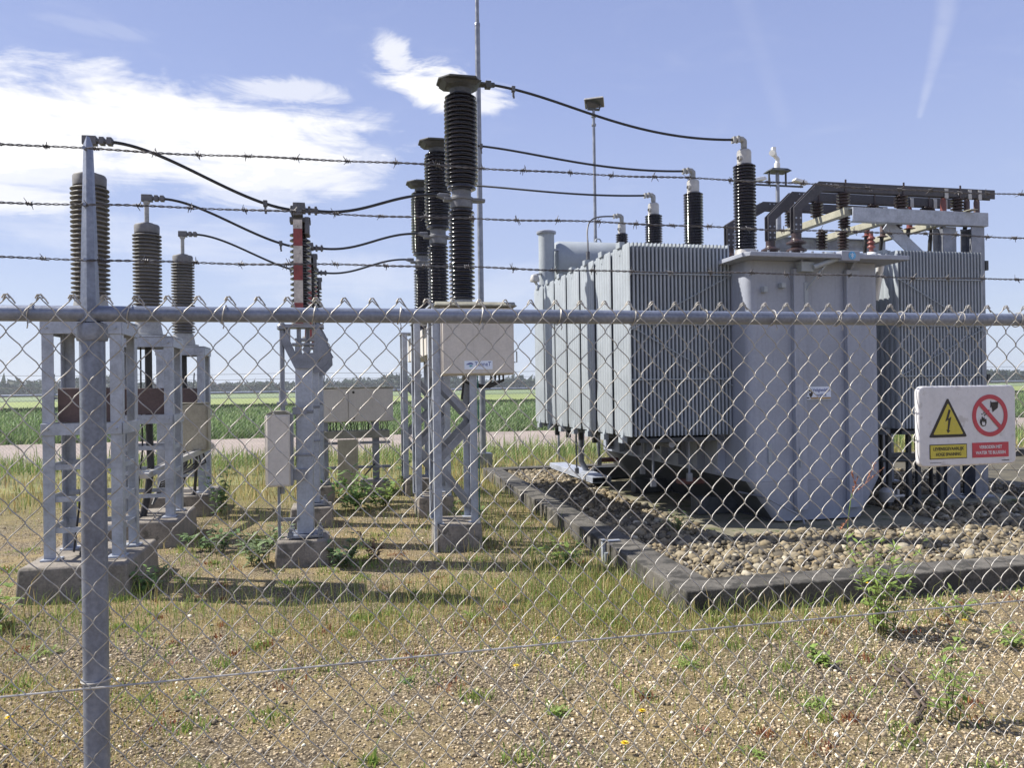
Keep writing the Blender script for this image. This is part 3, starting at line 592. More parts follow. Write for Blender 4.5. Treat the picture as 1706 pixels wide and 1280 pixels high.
text_mesh(s, 'TenneT', .058, .047, 1.851, -.0188, .165, M['blue'], .0004, .0006)
s.build('logo_sticker', None, t, smooth=False)
s = MB()
for k in range(4): s.tube([(.16 + k * .04, .12, 1.75), (.15 + k * .045, .12, 1.66 + .01 * k), (.08 + k * .02, .12, 1.62), (-.02, .14, 1.63 + .01 * k), (-.12, .16, 1.68), (-.14, .18, 1.5)], .012, 6)
s.build('cables', M['rubber'], t)

# ------------------------------------------------------------------ conductors
def bez(p0, p1, p2, p3, n=26):
    p0, p1, p2, p3 = map(Vector, (p0, p1, p2, p3)); return [p0 * (1 - t) ** 3 + p1 * 3 * t * (1 - t) ** 2 + p2 * 3 * t * t * (1 - t) + p3 * t ** 3 for t in [i / n for i in range(n + 1)]]
def conductor(pts, label, group, clamp_at=None, r=.0145):
    o = MB().tube(pts, r, 8).build('conductor', M['cable']); tag(o, label, 'cable', group)
    if clamp_at:
        p = pts[clamp_at]; MB().box(p.x - .018, p.x + .018, p.y - .022, p.y + .022, p.z - .028, p.z + .028).box(p.x - .01, p.x + .01, p.y - .01, p.y + .01, p.z - .075, p.z - .028).box(p.x - .006, p.x + .014, p.y - .006, p.y + .006, p.z - .095, p.z - .075).build('spacer_clamp', M['castdark'], o)
    return o
NM = ('nearest', 'middle', 'farthest')
for k in range(3):
    y = 2. * k
    a = Vector((-1.86, 7.11 + y, 3.752)); b = Vector((-.40, 7.54 + y, 3.325))
    conductor(bez(a, a + Vector((.42, .12, .02)), b + Vector((-.5, -.15, .02)), b), f'black conductor dipping from the {NM[k]} grey sealing end to its disconnector', 'conductors of the three phases', 22)
    a = Vector((-.18 + .015 * k, 7.54 + y, 3.325)); b = Vector((1.06 + .015 * k, 7.85 + y, 3.60))
    conductor(bez(a, a + Vector((.48, .12, -.02)), b + Vector((-.5, -.1, .0)), b), f'black conductor rising from the {NM[k]} disconnector to the middle of its breaker', 'conductors of the three phases')
    a = Vector((1.62 + .015 * k, 7.85 + y, 4.78)); b = Vector((4.43, 7.95 + 1.29 * k, 4.40))
    conductor(bez(a, a + Vector((.8, .02 - .2 * k, -.06)), b + Vector((-1.3, 0, -.08)), b, 32), f'black conductor sagging from the {NM[k]} breaker top to the transformer bushing', 'conductors of the three phases', 3)

# ------------------------------------------------------------------ transformer
T = thing('transformer', (4.9, 9.5, 0), 'big grey power transformer with ribbed radiators, tall bushings and conservator on the cobble basin', 'transformer')
T0 = Vector((4.9, 9.5, 0))
def tp(mb, name, m, bevel=0., parent=None, **kw):   # part given in world metres
    o = mb.build(name, m, None, bevel, **kw); o.parent = parent or T
    if not parent: o.matrix_parent_inverse = Matrix.Translation(-T0)
    return o
tx0, tx1, ty0, ty1, tz = 4.30, 5.93, 7.47, 12.2, 2.945
def rr(x0, x1, y0, y1, r, n=5):
    P = []
    for cx, cy, a0 in ((x1 - r, y0 + r, -90), (x1 - r, y1 - r, 0), (x0 + r, y1 - r, 90), (x0 + r, y0 + r, 180)):
        for i in range(n + 1): a = R(a0 + 90 * i / n); P.append((cx + r * math.cos(a), cy + r * math.sin(a)))
    return P
tank = tp(MB().prism(rr(tx0, tx1, ty0, ty1, .09), 'z', .56, tz), 'tank', M['tank'])
a = rr(tx0, tx1, ty0, ty1, .09); b = rr(4.63, 5.70, ty0 + .02, ty1, .09); n = len(a)
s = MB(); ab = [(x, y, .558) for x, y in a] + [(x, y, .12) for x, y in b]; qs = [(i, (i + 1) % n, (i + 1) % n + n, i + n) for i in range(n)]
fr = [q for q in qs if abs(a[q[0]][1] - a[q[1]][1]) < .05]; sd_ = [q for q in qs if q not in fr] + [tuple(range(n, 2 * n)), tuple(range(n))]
s.use(M['tank']).add(ab, fr); k0 = len(s.f); s.use(M['under']); s.f += sd_; s.mi += [s.cur] * len(sd_)  # hull sides and bottom near black: shade under the radiators painted as colour
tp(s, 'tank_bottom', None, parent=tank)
s = MB()
for x0, x1 in ((4.82, 4.96), (5.47, 5.64)): s.box(x0, x1, ty0 - .06, ty0 + .001, .24, 2.86).prism([(ty0 - .06, 2.861), (ty0, 2.861), (ty0, 2.94), (ty0 - .14, 2.94)], 'x', x0 + .05, x0 + .075)
for k in range(8): y = 8.0 + k * .52; s.box(tx0 - .1, tx0 + .001, y, y + .1, .6, 2.85)
s.each('', fn=lambda b: tp(b, 'stiffener', M['tank'], .006, parent=tank))
tp(MB().box(4.2, 6.12, 7.22, 12.32, tz + .002, tz + .052).prism([(4.2, 7.221), (4.15, 7.30), (4.15, 12.3), (4.2, 12.3)], 'z', tz + .003, tz + .05), 'cover', M['tank'], .006, parent=tank)
s = MB()
for k in range(14): s.cyl((4.3 + k * .13, 7.26, tz + .053), (4.3 + k * .13, 7.26, tz + .075), .014, 6)
tp(s, 'cover_bolts', M['galv_dull'], parent=tank)
s = MB().box(4.6, 4.72, 7.6, 12.4, .102, .119).box(5.6, 5.72, 7.6, 12.4, .102, .119)
for y in (8.3, 10.2, 11.9): s.box(4.05, 6.2, y - .09, y + .09, .11, .30)
tp(s, 'underframe', M['under'], .006)
s = MB()
for y in (8.6, 11.5): s.box(4.0, 4.3, y - .08, y + .08, .42, .48)
s.each('', fn=lambda b: tp(b, 'jacking_pad', M['rust'], .006))
def radiator(y, side):
    x0 = 3.09 if side < 0 else 6.45; nP = 27; s = MB()
    for i in range(nP):
        xc = x0 + .008 + i * .045
        n = 24; prof = [(y + .50 * j / n, (-.006 if j % 4 == 0 else .011)) for j in range(n + 1)]
        kb = 1 if i == 0 else .12; prof = [(a_, b_ * kb) for a_, b_ in prof]
        vs = []; fs = []
        for zq, k in ((1.06, .25), (1.12, 1), (3.10, 1), (3.17, .25)):
            for yy, d in prof: vs.append((xc - .0105 * (.6 + .4 * k) - d * k + (.003 if i == 0 else 0), yy, zq))
            for yy, d in prof: vs.append((xc + .0105 * (.6 + .4 * k) + d * k * .4 - (.003 if i == 0 else 0), yy, zq))
        W = 2 * (n + 1)
        for q in range(3):
            for j in range(n):
                fs.append((q * W + j, q * W + j + 1, (q + 1) * W + j + 1, (q + 1) * W + j)); o_ = n + 1
                fs.append((q * W + o_ + j + 1, q * W + o_ + j, (q + 1) * W + o_ + j, (q + 1) * W + o_ + j + 1))
            fs.append((q * W + o_, q * W, (q + 1) * W, (q + 1) * W + o_)); fs.append((q * W + n, q * W + o_ + n, (q + 1) * W + o_ + n, (q + 1) * W + n))
        fs.append(tuple(range(n + 1)) + tuple(range(2 * n + 1, n, -1))); fs.append(tuple(3 * W + j for j in range(n, -1, -1)) + tuple(3 * W + o_ + j for j in range(n + 1)))
        s.add(vs, fs)
    r = tp(s, 'radiator', M['trafo'])
    xe = 4.1 if side < 0 else 6.40; xa, xb = (x0 - .012, 4.08) if side < 0 else (5.66, x0 + 1.20)
    h = MB().cyl((xa, y + .26, 3.12), (xb, y + .26, 3.12) if False else (x0 + 1.2, y + .26, 3.12), .055, 12).cyl((xa, y + .26, 1.10), (x0 + 1.2, y + .26, 1.10), .055, 12)
    h.box(x0 - .03, x0 + .03, y + .2, y + .32, 3.145, 3.21).box(x0 - .03, x0 + .03, y + .2, y + .32, .98, 1.05)
    h.each('', fn=lambda b: tp(b, 'header_pipe', M['trafo'], parent=r))
    if side < 0: tp(MB().cyl((x0 + 1.2, y + .26, 3.12), (4.42, y + .26, 2.8), .05, 10), 'header_elbow', M['trafo'], parent=r)
    return r
for k in range(7):
    y = 7.81 + .597 * k; r = radiator(y, -1); q = radiator(y, 1)
    c = MB(); c.box(3.2, 4.2, y + .03, y + .49, .99, 1.035); c.box(3.3, 3.36, y + .1, y + .16, .86, .99).box(3.75, 3.81, y + .3, y + .36, .84, .99); tp(c, 'bottom_plate', M['under'], parent=r)
    c = MB(); c.box(6.5, 7.6, y + .03, y + .49, .99, 1.035); tp(c, 'bottom_plate', M['under'], parent=q)
s = MB()
for z in (1.68, 2.28, 2.83): s.bar((3.085, 7.795, z), (4.29, 7.795, z), .008, .012).bar((6.44, 7.795, z), (7.66, 7.795, z), .008, .012)
s.bar((4.29, 7.79, 2.83), (3.09, 7.79, 2.22), .008, .008).bar((3.09, 7.79, 2.26), (4.29, 7.79, 1.60), .008, .008).bar((6.44, 7.79, 2.83), (7.66, 7.79, 2.2), .008, .008).bar((7.66, 7.79, 2.26), (6.44, 7.79, 1.68), .008, .008)
s.each('', fn=lambda b: tp(b, 'tie_rod', M['trafo']))
s = MB()
for x in (6.46, 6.74, 6.87, 7.19): s.box(x - .025, x + .025, 8.0, 8.05, .05, 1.0)
s.box(6.43, 6.74, 7.99, 8.04, .70, .76).cyl((6.35, 8.02, .68), (6.9, 8.02, .66), .025, 8)
tp(s, 'support_stand', M['under'], .003)
s = MB().lathe([(.07, .2), (.09, .25), (.09, .32), (.05, .36)], 6.33, 7.9, 14).cyl((6.33, 7.9, .25), (6.6, 7.95, .25), .02, 8); s.box(6.5, 6.53, 7.93, 7.97, .2, .33)
tp(s, 'drain_valve', M['alu'])
# under-radiator pipes and hangers on the left
s = MB()
for x, y, z in ((3.5, 8.2, .55), (3.7, 9.0, .6), (3.55, 10.2, .6), (3.85, 8.0, .62), (3.6, 11.4, .35)): s.cyl((x, y, 1.0), (x, y, z), .014, 8).box(x - .03, x + .03, y - .02, y + .02, z - .09, z)
s.cyl((3.6, 7.9, .96), (3.6, 11.9, .96), .04, 10).tube([(3.85, 11.9, .95), (3.85, 11.95, .4), (3.95, 11.95, .22), (4.2, 11.95, .2)], .05, 10)
s.tube([(4.32, 7.75, .42), (4.45, 7.42, .40), (4.8, 7.30, .20), (4.82, 7.28, .12)], .012, 6)
tp(s, 'under_piping', M['galv_dull'])
# high-voltage bushings
for k in range(4):
    y = 7.95 + 1.29 * k; x = 4.56; sm = 1 if k < 3 else .8; zt = 4.12 if k < 3 else 4.10
    bo = tp(MB().lathe([(.17, tz + .053), (.17, tz + .09), (.13, tz + .12), (.115, tz + .20)], x, y, 20), 'bushing', M['alu'])
    tp(MB().lathe([(.085 * sm, tz + .201)] + sheds(tz + .21, zt, .096 * sm, .128 * sm, 26, cone=.35), x, y, 24), 'insulator', M['porcelain'], parent=bo)
    tp(MB().lathe([(.08 * sm, zt + .001), (.081 * sm, zt + .14), (.076 * sm, zt + .145), (.076 * sm, zt + .158), (.055 * sm, zt + .175), (.022, zt + .18), (.02, zt + .20)], x, y, 20).cyl((x - .086 * sm, y - .03, zt + .065), (x - .06 * sm, y - .03, zt + .065), .032, 12), 'head', M['alu'], parent=bo)
    tp(MB().cyl((x - .092 * sm, y - .034, zt + .065), (x - .087 * sm, y - .032, zt + .065), .022, 12), 'sight_glass', M['black'], parent=bo)
    s = MB().cyl((x, y, zt + .19), (x, y, zt + .25), .034, 12).tube([(x, y, zt + .245), (x, y, zt + .268), (x - .028, y, zt + .29), (x - .06, y, zt + .29)], .036, 12).cyl((x - .06, y, zt + .29), (x - .14, y, zt + .278), .026, 10)
    s.box(x - .14, x - .115, y - .034, y + .034, zt + .246, zt + .312).box(x - .09, x - .065, y - .036, y + .036, zt + .252, zt + .322)
    tp(s, 'clamp', M['cast'], parent=bo)
s = MB().tube(bez((4.44, 11.82, 4.378), (4.05, 11.82, 4.37), (3.93, 11.8, 4.34), (3.9, 11.6, 3.9)) + [(3.9, 11.6, 3.2)], .013, 8).cyl((3.9, 11.6, 3.2), (3.9, 11.6, 3.75), .03, 10); tp(s, 'neutral_lead', M['castdark'])
# low-voltage bushings under the bars
LVX = (5.41, 5.37, 5.10); LVY = (8.25, 8.75, 9.3)
for x, y in zip(LVX, LVY):
    bo = tp(MB().lathe([(.11, tz + .053), (.11, tz + .12), (.07, tz + .14)], x, y, 16), 'low_voltage_bushing', M['cast'])
    tp(MB().lathe([(.06, tz + .141)] + sheds(tz + .15, 3.36, .06, .12, 3, cone=.2) + [(.06, 3.42)], x, y, 18), 'insulator', M['lvins'], parent=bo)
s = MB().lathe([(.12, tz + .053), (.12, tz + .07), (.062, tz + .078), (.062, tz + .15), (.045, tz + .17)], 6.03, 7.72, 18).tube([(6.03, 7.72, 3.06), (6.16, 7.76, 3.07), (6.22, 7.8, 3.0), (6.25, 7.95, 2.6)], .04, 12)
tp(s, 'oil_pipe', M['white'])
tp(MB().lathe([(.026, 3.13)] + sheds(3.16, 3.31, .024, .045, 3) + [(.022, 3.36)], 6.03, 7.72, 14), 'neutral_bushing', M['redins'])
# conservator with its pipe
s = MB(); prof = [(.0, 3.50), (.20, 3.49), (.30, 3.52), (.335, 3.58), (.335, 5.9), (.3, 5.97), (0.001, 6.0)]
n = 32; vs = []; fs = []
for r_, x in prof:
    for k in range(n): t = 2 * math.pi * k / n; vs.append((x, 12.25 + max(r_, .001) * math.cos(t), 3.69 + max(r_, .001) * math.sin(t)))
for i in range(len(prof) - 1):
    for k in range(n): fs.append((i * n + k, i * n + (k + 1) % n, (i + 1) * n + (k + 1) % n, (i + 1) * n + k))
s.add(vs, fs); cons = tp(s, 'conservator', M['trafo'])
tp(MB().tube([(4.3 + .05 * math.cos(t), 12.25, 4.04 + .05 * math.sin(t)) for t in np.linspace(-.4, 3.6, 12)], .012, 6).box(4.0, 4.5, 12.15, 12.35, 3.1, 3.36), 'lifting_eye', M['trafo'], parent=cons)
pp = tp(MB().cyl((3.33, 12.0, 2.7), (3.33, 12.0, 4.09), .128, 20), 'relief_pipe', M['trafo'])
tp(MB().lathe([(.155, 4.09), (.16, 4.10), (.16, 4.125), (.13, 4.14)], 3.33, 12.0, 20), 'pipe_flange', M['tank'], parent=pp)
tp(MB().box(3.45, 3.6, 11.97, 12.03, 3.82, 3.85), 'pipe_strap', M['tank'], parent=pp)
tp(MB().lathe([(.075, 3.30), (.08, 3.33), (.06, 3.40), (.02, 3.42)], 3.10, 11.9, 14).bar((3.12, 11.9, 3.41), (3.24, 11.95, 3.44), .03, .03).bar((3.1, 11.9, 3.31), (3.22, 11.95, 3.15), .03, .03), 'alarm_lamp', M['alu'], parent=pp)
# gauge arm, sticker and small fittings on the front
DY = ty0 - 7.12
def sh(mb):
    mb.v = [(x * 1.0493, y + DY, 1.62 + (z - 1.62) * 1.0493) for x, y, z in mb.v]; return mb
s = MB().cyl((4.75, 6.95, 2.80), (5.03, 6.93, 2.895), .028, 12).cyl((4.89, 6.94, 2.83), (4.735, 7.06, 2.58), .013, 8).box(4.71, 4.755, 7.05, 7.12, 2.42, 2.66).box(4.63, 4.78, 6.97, 7.06, 2.76, 2.86); tp(sh(s), 'lamp_arm', M['trafo'], .003)
ga = tp(sh(MB().box(5.02, 5.235, 6.86, 6.96, 2.86, 2.965)), 'gauge_box', M['tank'], .008)
s = MB().use(M['cyan']).cyl((5.14, 6.856, 2.915), (5.14, 6.859, 2.915), .042, 24); s.use(M['stickwhite'])
for k in range(5): t = R(90 + 72 * k); s.bar((5.14, 6.8545, 2.92), (5.14 + .022 * math.cos(t), 6.8545, 2.92 + .022 * math.sin(t)), .002, .006)
s.bar((5.14, 6.8545, 2.92), (5.14, 6.8545, 2.886), .002, .005); tp(sh(s), 'badge', None, parent=ga)
s = MB().use(M['stickwhite']).box(4.722, 5.04, 7.110, 7.1165, 1.445, 1.578).use(M['orange']).box(4.80, 5.035, 7.106, 7.1095, 1.45, 1.468).use(M['black']).cyl((4.768, 7.1095, 1.512), (4.768, 7.106, 1.512), .056, 22)
text_mesh(s, 'Veiligheidslijn', .05, 4.925, 1.543, 7.107, .20, M['blue'], .0004); text_mesh(s, 'verplicht', .05, 4.925, 1.492, 7.107, .12, M['blue'], .0004)
s.use(M['stickwhite']).box(4.758, 4.778, 7.1035, 7.1055, 1.47, 1.54).box(4.735, 4.80, 7.1035, 7.1055, 1.515, 1.527).cyl((4.768, 7.1055, 1.552), (4.768, 7.1035, 1.552), .011, 12).bar((4.76, 7.1045, 1.49), (4.745, 7.1045, 1.462), .002, .009).bar((4.776, 7.1045, 1.49), (4.79, 7.1045, 1.462), .002, .009)
tp(sh(s), 'safety_sticker', None, smooth=False, parent=tank)
s = MB().box(4.71, 5.05, 7.112, 7.118, 1.58, 1.588).box(4.71, 5.05, 7.112, 7.118, 1.432, 1.44).box(5.045, 5.052, 7.112, 7.118, 1.5, 1.58); tp(sh(s), 'sticker_frame', M['trafo'], parent=tank)
s = MB().box(4.45, 4.5, 7.05, 7.12, 2.60, 2.65).box(4.25, 4.29, 7.05, 7.12, 2.55, 2.61).box(4.63, 4.645, 7.045, 7.06, .75, .95).box(4.3, 4.34, 7.1, 7.12, .8, 1.0); tp(sh(s), 'fittings', M['trafo'], .003, parent=tank)
tag(MB().box(3.72, 4.02, 11.0, 13.4, .15, .165).box(3.72, 3.735, 11.0, 13.4, .166, .24).box(4.005, 4.02, 11.0, 13.4, .166, .24).box(3.736, 4.004, 11.0, 13.4, .225, .24).build('rail_beam', M['galv'], bevel=.003), 'flat grey steel rail beam lying on the cobbles behind the left radiators', 'beam')

# ------------------------------------------------------------------ busbar frame and busbars
F = thing('busbar_portal', (7.0, 9.0, 0), 'grey steel portal frame carrying ribbed support insulators right of the transformer tank', 'steel frame'); F0 = Vector((7, 9, 0))
def fp(mb, name, m, bevel=0., parent=None):
    o = mb.build(name, m, None, bevel); o.parent = parent or F; o.matrix_parent_inverse = Matrix.Translation(-F0); return o
def hcol(x, y, z0, z1):
    return MB().box(x - .095, x + .095, y - .09, y - .078, z0, z1).box(x - .095, x + .095, y + .078, y + .09, z0, z1).box(x - .006, x + .006, y - .078, y + .078, z0, z1).box(x - .14, x + .14, y - .14, y + .14, z0 - .012, z0 + .012)
for x, y in ((7.83, 8.15), (7.46, 8.2), (7.83, 9.82), (6.2, 9.82)): fp(hcol(x, y, .17, 3.54), 'leg', M['galv_dull'])
fp(MB().box(7.1, 8.3, 7.85, 8.5, .03, .155), 'plinth', M['pad'], .015)
s = MB().box(6.03, 7.96, 8.03, 8.045, 3.545, 3.715).box(6.03, 7.96, 8.046, 8.12, 3.705, 3.715).box(6.03, 7.96, 8.046, 8.12, 3.545, 3.555); fp(s, 'front_beam', M['galv'], .003)
fp(MB().box(6.03, 7.96, 9.88, 9.895, 3.545, 3.715).box(6.03, 7.96, 9.82, 9.879, 3.705, 3.715).box(6.03, 7.96, 9.82, 9.879, 3.545, 3.555), 'rear_beam', M['galv'], .003)
BX = (6.03, 6.85, 7.68)
olive = mat('olive_painted_channel', (.33, .32, .25), .6, 0, .12, 5, 40, streak=.2)
for x in BX: fp(MB().box(x - .05, x + .05, 8.122, 9.878, 3.64, 3.725).box(x - .05, x + .05, 7.95 if x > 7 else 8.13, 8.15, 3.726, 3.735), 'cross_beam', olive, .003)
fp(MB().bar((6.62, 8.2, 3.56), (7.38, 8.2, 2.95), .02, .16, (1, 0, 1)), 'brace', M['galv'], .003)
for j, y in enumerate(LVY):
    for x in BX:
        fp(MB().lathe([(.05, 3.737), (.05, 3.75)] + sheds(3.752, 3.945, .045, .082, 5, cone=.3) + [(.04, 3.95)], x + .03 - .02 * j, y, 18).box(x + .02 - .02 * j, x + .04 - .02 * j, y - .055, y - .045, 3.93, 4.09), 'support_insulator', M['lvins'])
for j in range(2): fp(MB().lathe([(.045, 3.38)] + sheds(3.39, 3.63, .04, .075, 6) + [(.045, 3.635)], 6.28 + .32 * j, 9.0, 16), 'hanging_insulator', M['lvins'])
s = MB().box(7.7, 7.85, 8.12, 8.16, 3.0, 3.08).box(7.93, 7.97, 8.05, 8.1, 3.0, 3.12).box(7.93, 7.97, 8.05, 8.1, 2.3, 2.42).box(7.93, 7.97, 8.05, 8.1, 1.6, 1.7); fp(s, 'bolted_clips', M['under'])
NB = ('nearest dark busbar, topmost in the picture, bending down to the transformer cover', 'middle dark busbar running just below the nearest one', 'farthest dark busbar, lowest of the three, partly behind the tall front bushing')
for j, (x, y) in enumerate(zip(LVX, LVY)):
    s = MB(); zt = 4.055; h = .115; e = (5.70, 5.66, 5.58)[j]; xe = (8.24, 8.1, 7.5)[j]
    s.prism([(x - .055, 3.425), (x + .055, 3.425), (x + .055, 3.71 - .02 * j), (e + .06, zt - h), (xe, zt - h), (xe, zt), (e, zt), (x - .055, 3.73)], 'y', y - .045, y - .03)
    s.prism([(x - .055, 3.425), (x + .055, 3.425), (x + .055, 3.71 - .02 * j), (e + .06, zt - h), (xe, zt - h), (xe, zt), (e, zt), (x - .055, 3.73)], 'y', y + .03, y + .045)
    for q in np.arange(e + .2, xe, .55): s.box(q, q + .05, y - .029, y + .029, zt - .1, zt - .02)
    o = s.build('busbar', M['bus'], bevel=.003); tag(o, NB[j], 'busbar', 'three dark busbars')
    b = MB()
    for q in (-.03, .03):
        for z in (3.46, 3.52, 3.60): b.cyl((x + q, y - .052, z), (x + q, y - .046, z), .012, 6)
    for q in (e + .1, e + .16): b.cyl((q, y - .052, zt - .03), (q, y - .046, zt - .03), .01, 6)
    b.build('bolts', M['galv'], o)
for j, xs in enumerate(((7.50, 7.85, 8.0), (7.42, 7.78, 7.94), (7.2, 7.45))):
    for i, x in enumerate(xs):
        y = LVY[j] + .0; o = MB().tube([(x, y, 3.93), (x, y, 3.72), (x + .01, y + .06, 3.5), (x + .01, y + .1, 3.0), (x, y + .1, 2.0), (x, y + .1, .1)], .026, 10).build('power_cable', M['rubber'])
        tag(o, ('thin dark power cable hanging from the nearest busbar behind the right radiators', 'thin dark power cable hanging from the middle busbar behind the right radiators', 'thin dark power cable hanging from the farthest busbar behind the right radiators')[j], 'cable', ('cables from the nearest busbar', 'cables from the middle busbar', 'cables from the farthest busbar')[j])
        MB().lathe([(.036, 3.66), (.036, 3.9), (.028, 3.93)], x, y, 12).lathe([(.04, 3.64), (.075, 3.645), (.04, 3.66)], x, y, 12).build('cable_termination', M['brownbox'] if i else M['redins'], o)
        MB().box(x - .025, x + .025, y - .058, y - .046, 3.92, 4.04).build('lug', M['alu'], o)

# ------------------------------------------------------------------ control cabinet, masts
t = thing('control_cabinet', (.30, 12.2, 0), 'wide two door beige control cabinet on dark legs behind the disconnector post', 'cabinet')
MB().box(-.60, .55, .012, .34, 1.11, 1.63).build('body', M['beige'], t, bevel=.006)
MB().box(-.62, .57, -.02, .36, 1.631, 1.652).build('lid', M['lid'], t, bevel=.004)
MB().box(-.595, -.145, -.008, .011, 1.12, 1.622).build('door', M['beige'], t, bevel=.004); MB().box(-.135, .545, -.008, .011, 1.12, 1.622).build('door', M['beige'], t, bevel=.004)
s = MB()
for z in (1.17, 1.57): s.cyl((-.06, -.014, z), (-.06, -.008, z), .02, 12)
s.build('lock', M['black'], t)
MB().box(-.6, .49, -.02, .3, .855, .97).build('cable_trough', M['lid'], t, bevel=.004)
s = MB().box(.225, .33, .06, .16, .2, 1.109).box(-.55, -.45, .06, .16, .2, 1.109).box(-.6, .5, .02, .058, .76, .80).box(-.6, .5, .02, .058, .38, .42); s.build('stand', M['galv_dull'], t, bevel=.003)
MB().box(-.31, .0, -.05, -.02, .06, .84).build('cover_plate', M['beigedark'], t, bevel=.004)
MB().frustum(.0, .5, -.3, .3, -.05, .03, .47, -.27, .27, .2).build('footing', M['concrete'], t, bevel=.015)
s = MB()
for k in range(30):
    x = -.55 + k * .035 + random.uniform(-.01, .01); s.tube([(x, .1, 1.112), (x + random.uniform(-.03, .03), .08, 1.04), (x + random.uniform(-.02, .02), .1, .965)], .007, 5)
s.tube([(.25, -.05, .45), (.1, -.15, .3), (.03, -.2, .1)], .012, 6); s.build('cables', M['rubber'], t)
m_ = MB().cyl((2.84, 15.2, .0), (2.84, 15.2, 8.94), .062, 14, .052).cyl((2.84, 15.2, 8.94), (2.84, 15.2, 13.5), .04, 12, .03).lathe([(.056, 8.9), (.056, 8.96), (.04, 8.98)], 2.84, 15.2, 14).box(2.68, 3.0, 15.05, 15.35, -.02, .3).build('lightning_mast', M['galv_dull'], bevel=.0)
tag(m_, 'tall thin grey lightning mast rising out of the picture behind the breakers', 'mast')
t = thing('floodlight_pole', (5.73, 16.5, 0), 'slim grey pole with a single tilted floodlight on top behind the transformer', 'light pole')
MB().cyl((0, 0, 0), (0, 0, 5.0), .05, 12, .04).cyl((0, 0, 5.0), (0, 0, 7.86), .036, 12, .032).lathe([(.055, 7.7), (.06, 7.72), (.055, 7.74)], 0, 0, 10).lathe([(.05, 7.5), (.055, 7.52), (.05, 7.55)], 0, 0, 10).build('pole', M['galv_dull'], t)
s = MB().box(-.14, .14, -.03, .03, 7.86, 7.90).bar((-.13, 0, 7.88), (-.17, 0, 8.0), .03, .03).bar((.13, 0, 7.88), (.17, 0, 8.0), .03, .03); s.build('yoke', M['under'], t)
hd = MB().frustum(-.27, .27, -.19, .19, -.02, -.25, .25, -.17, .17, .045).build('lamp_head', M['alu'], t, bevel=.01); hd.scale = (.82, .82, .82); hd.location = (0.02, 0, 8.03); hd.rotation_euler = (R(-24), R(-3), R(-22))
gl = MB().box(-.25, .25, -.17, .17, -.028, -.021).build('lamp_glass', M['glass'], hd)
t = thing('camera_mast', (10.65, 17, 0), 'thin mast with white surveillance camera and two small white lamps behind the busbars', 'camera mast')
MB().cyl((0, 0, 0), (0, 0, 5.9), .085, 12, .075).cyl((0, 0, 5.9), (0, 0, 6.86), .05, 12, .045).lathe([(.1, 5.85), (.1, 5.93), (.06, 5.95)], 0, 0, 12).build('pole', M['galv_dull'], t)
MB().frustum(-.28, .28, -.2, .2, 6.83, -.2, .2, -.14, .14, 6.90).cyl((-.23, 0, 6.5), (-.23, 0, 6.83), .025, 8).cyl((.23, 0, 6.5), (.23, 0, 6.83), .025, 8).bar((-.65, 0, 6.5), (.7, 0, 6.5), .04, .04).build('platform', M['under'], t)
s = MB().cyl((0, 0, 6.9), (0, 0, 7.05), .07, 12).tube([(0, 0, 7.05), (.02, 0, 7.15), (-.05, 0, 7.22), (-.1, 0, 7.3)], .05, 10).cyl((-.2, -.1, 7.27), (-.05, .06, 7.3), .075, 12).box(-.14, -.05, -.04, .04, 7.34, 7.44); s.build('camera', M['white'], t)
for x, a in ((-.52, -12), (.62, 12)):
    l = MB().frustum(-.19, .19, -.09, .09, -.03, -.15, .15, -.07, .07, .05).build('lamp', M['white'], t, bevel=.006); l.location = (x, 0, 6.62); l.rotation_euler = (0, R(a), 0)

# ------------------------------------------------------------------ back fence
t = thing('back_fence', (0, 15.95, 0), 'distant chain link fence with thin posts running along the back of the yard', 'fence')
s = MB()
for x in np.arange(-17.5, 40, 2.46):
    MB().cyl((x, 0, 0), (x, 0, 1.62), .026, 8).bar((x, 0, 1.6), (x + .03, -.02, 1.98), .022, .022, (0, 1, 0)).build('post', M['galv_dull'], t)
MB().cyl((-18, 0, 1.58), (40, 0, 1.58), .024, 8).build('top_rail', M['galv'], t)
for z in (1.72, 1.84, 1.95): MB().tube([(x, -.01, z + .01 * math.sin(x * 3)) for x in np.arange(-18, 40, 1.2)], .0035, 4).build('barbed_strand', M['barb'], t)
V = []; Fq = []; x0_, x1_, zb, zt_ = -14., 26., .05, 1.56
for sgn in (1, -1):
    for x in np.arange(x0_ - 1.6, x1_ + 1.6, .0707):
        xa, za, xb, zb2 = x, zb, x + sgn * (zt_ - zb), zt_
        o_ = len(V); r_ = .0017
        for (xx, zz) in ((xa, za), (xb, zb2)): V += [(xx - r_, 0, zz), (xx + r_, 0, zz), (xx, r_ * 1.7, zz)]
        Fq += [(o_, o_ + 1, o_ + 4, o_ + 3), (o_ + 1, o_ + 2, o_ + 5, o_ + 4), (o_ + 2, o_, o_ + 3, o_ + 5)]
npmesh('chain_mesh', np.array(V), np.array(Fq), M['wire'], t)

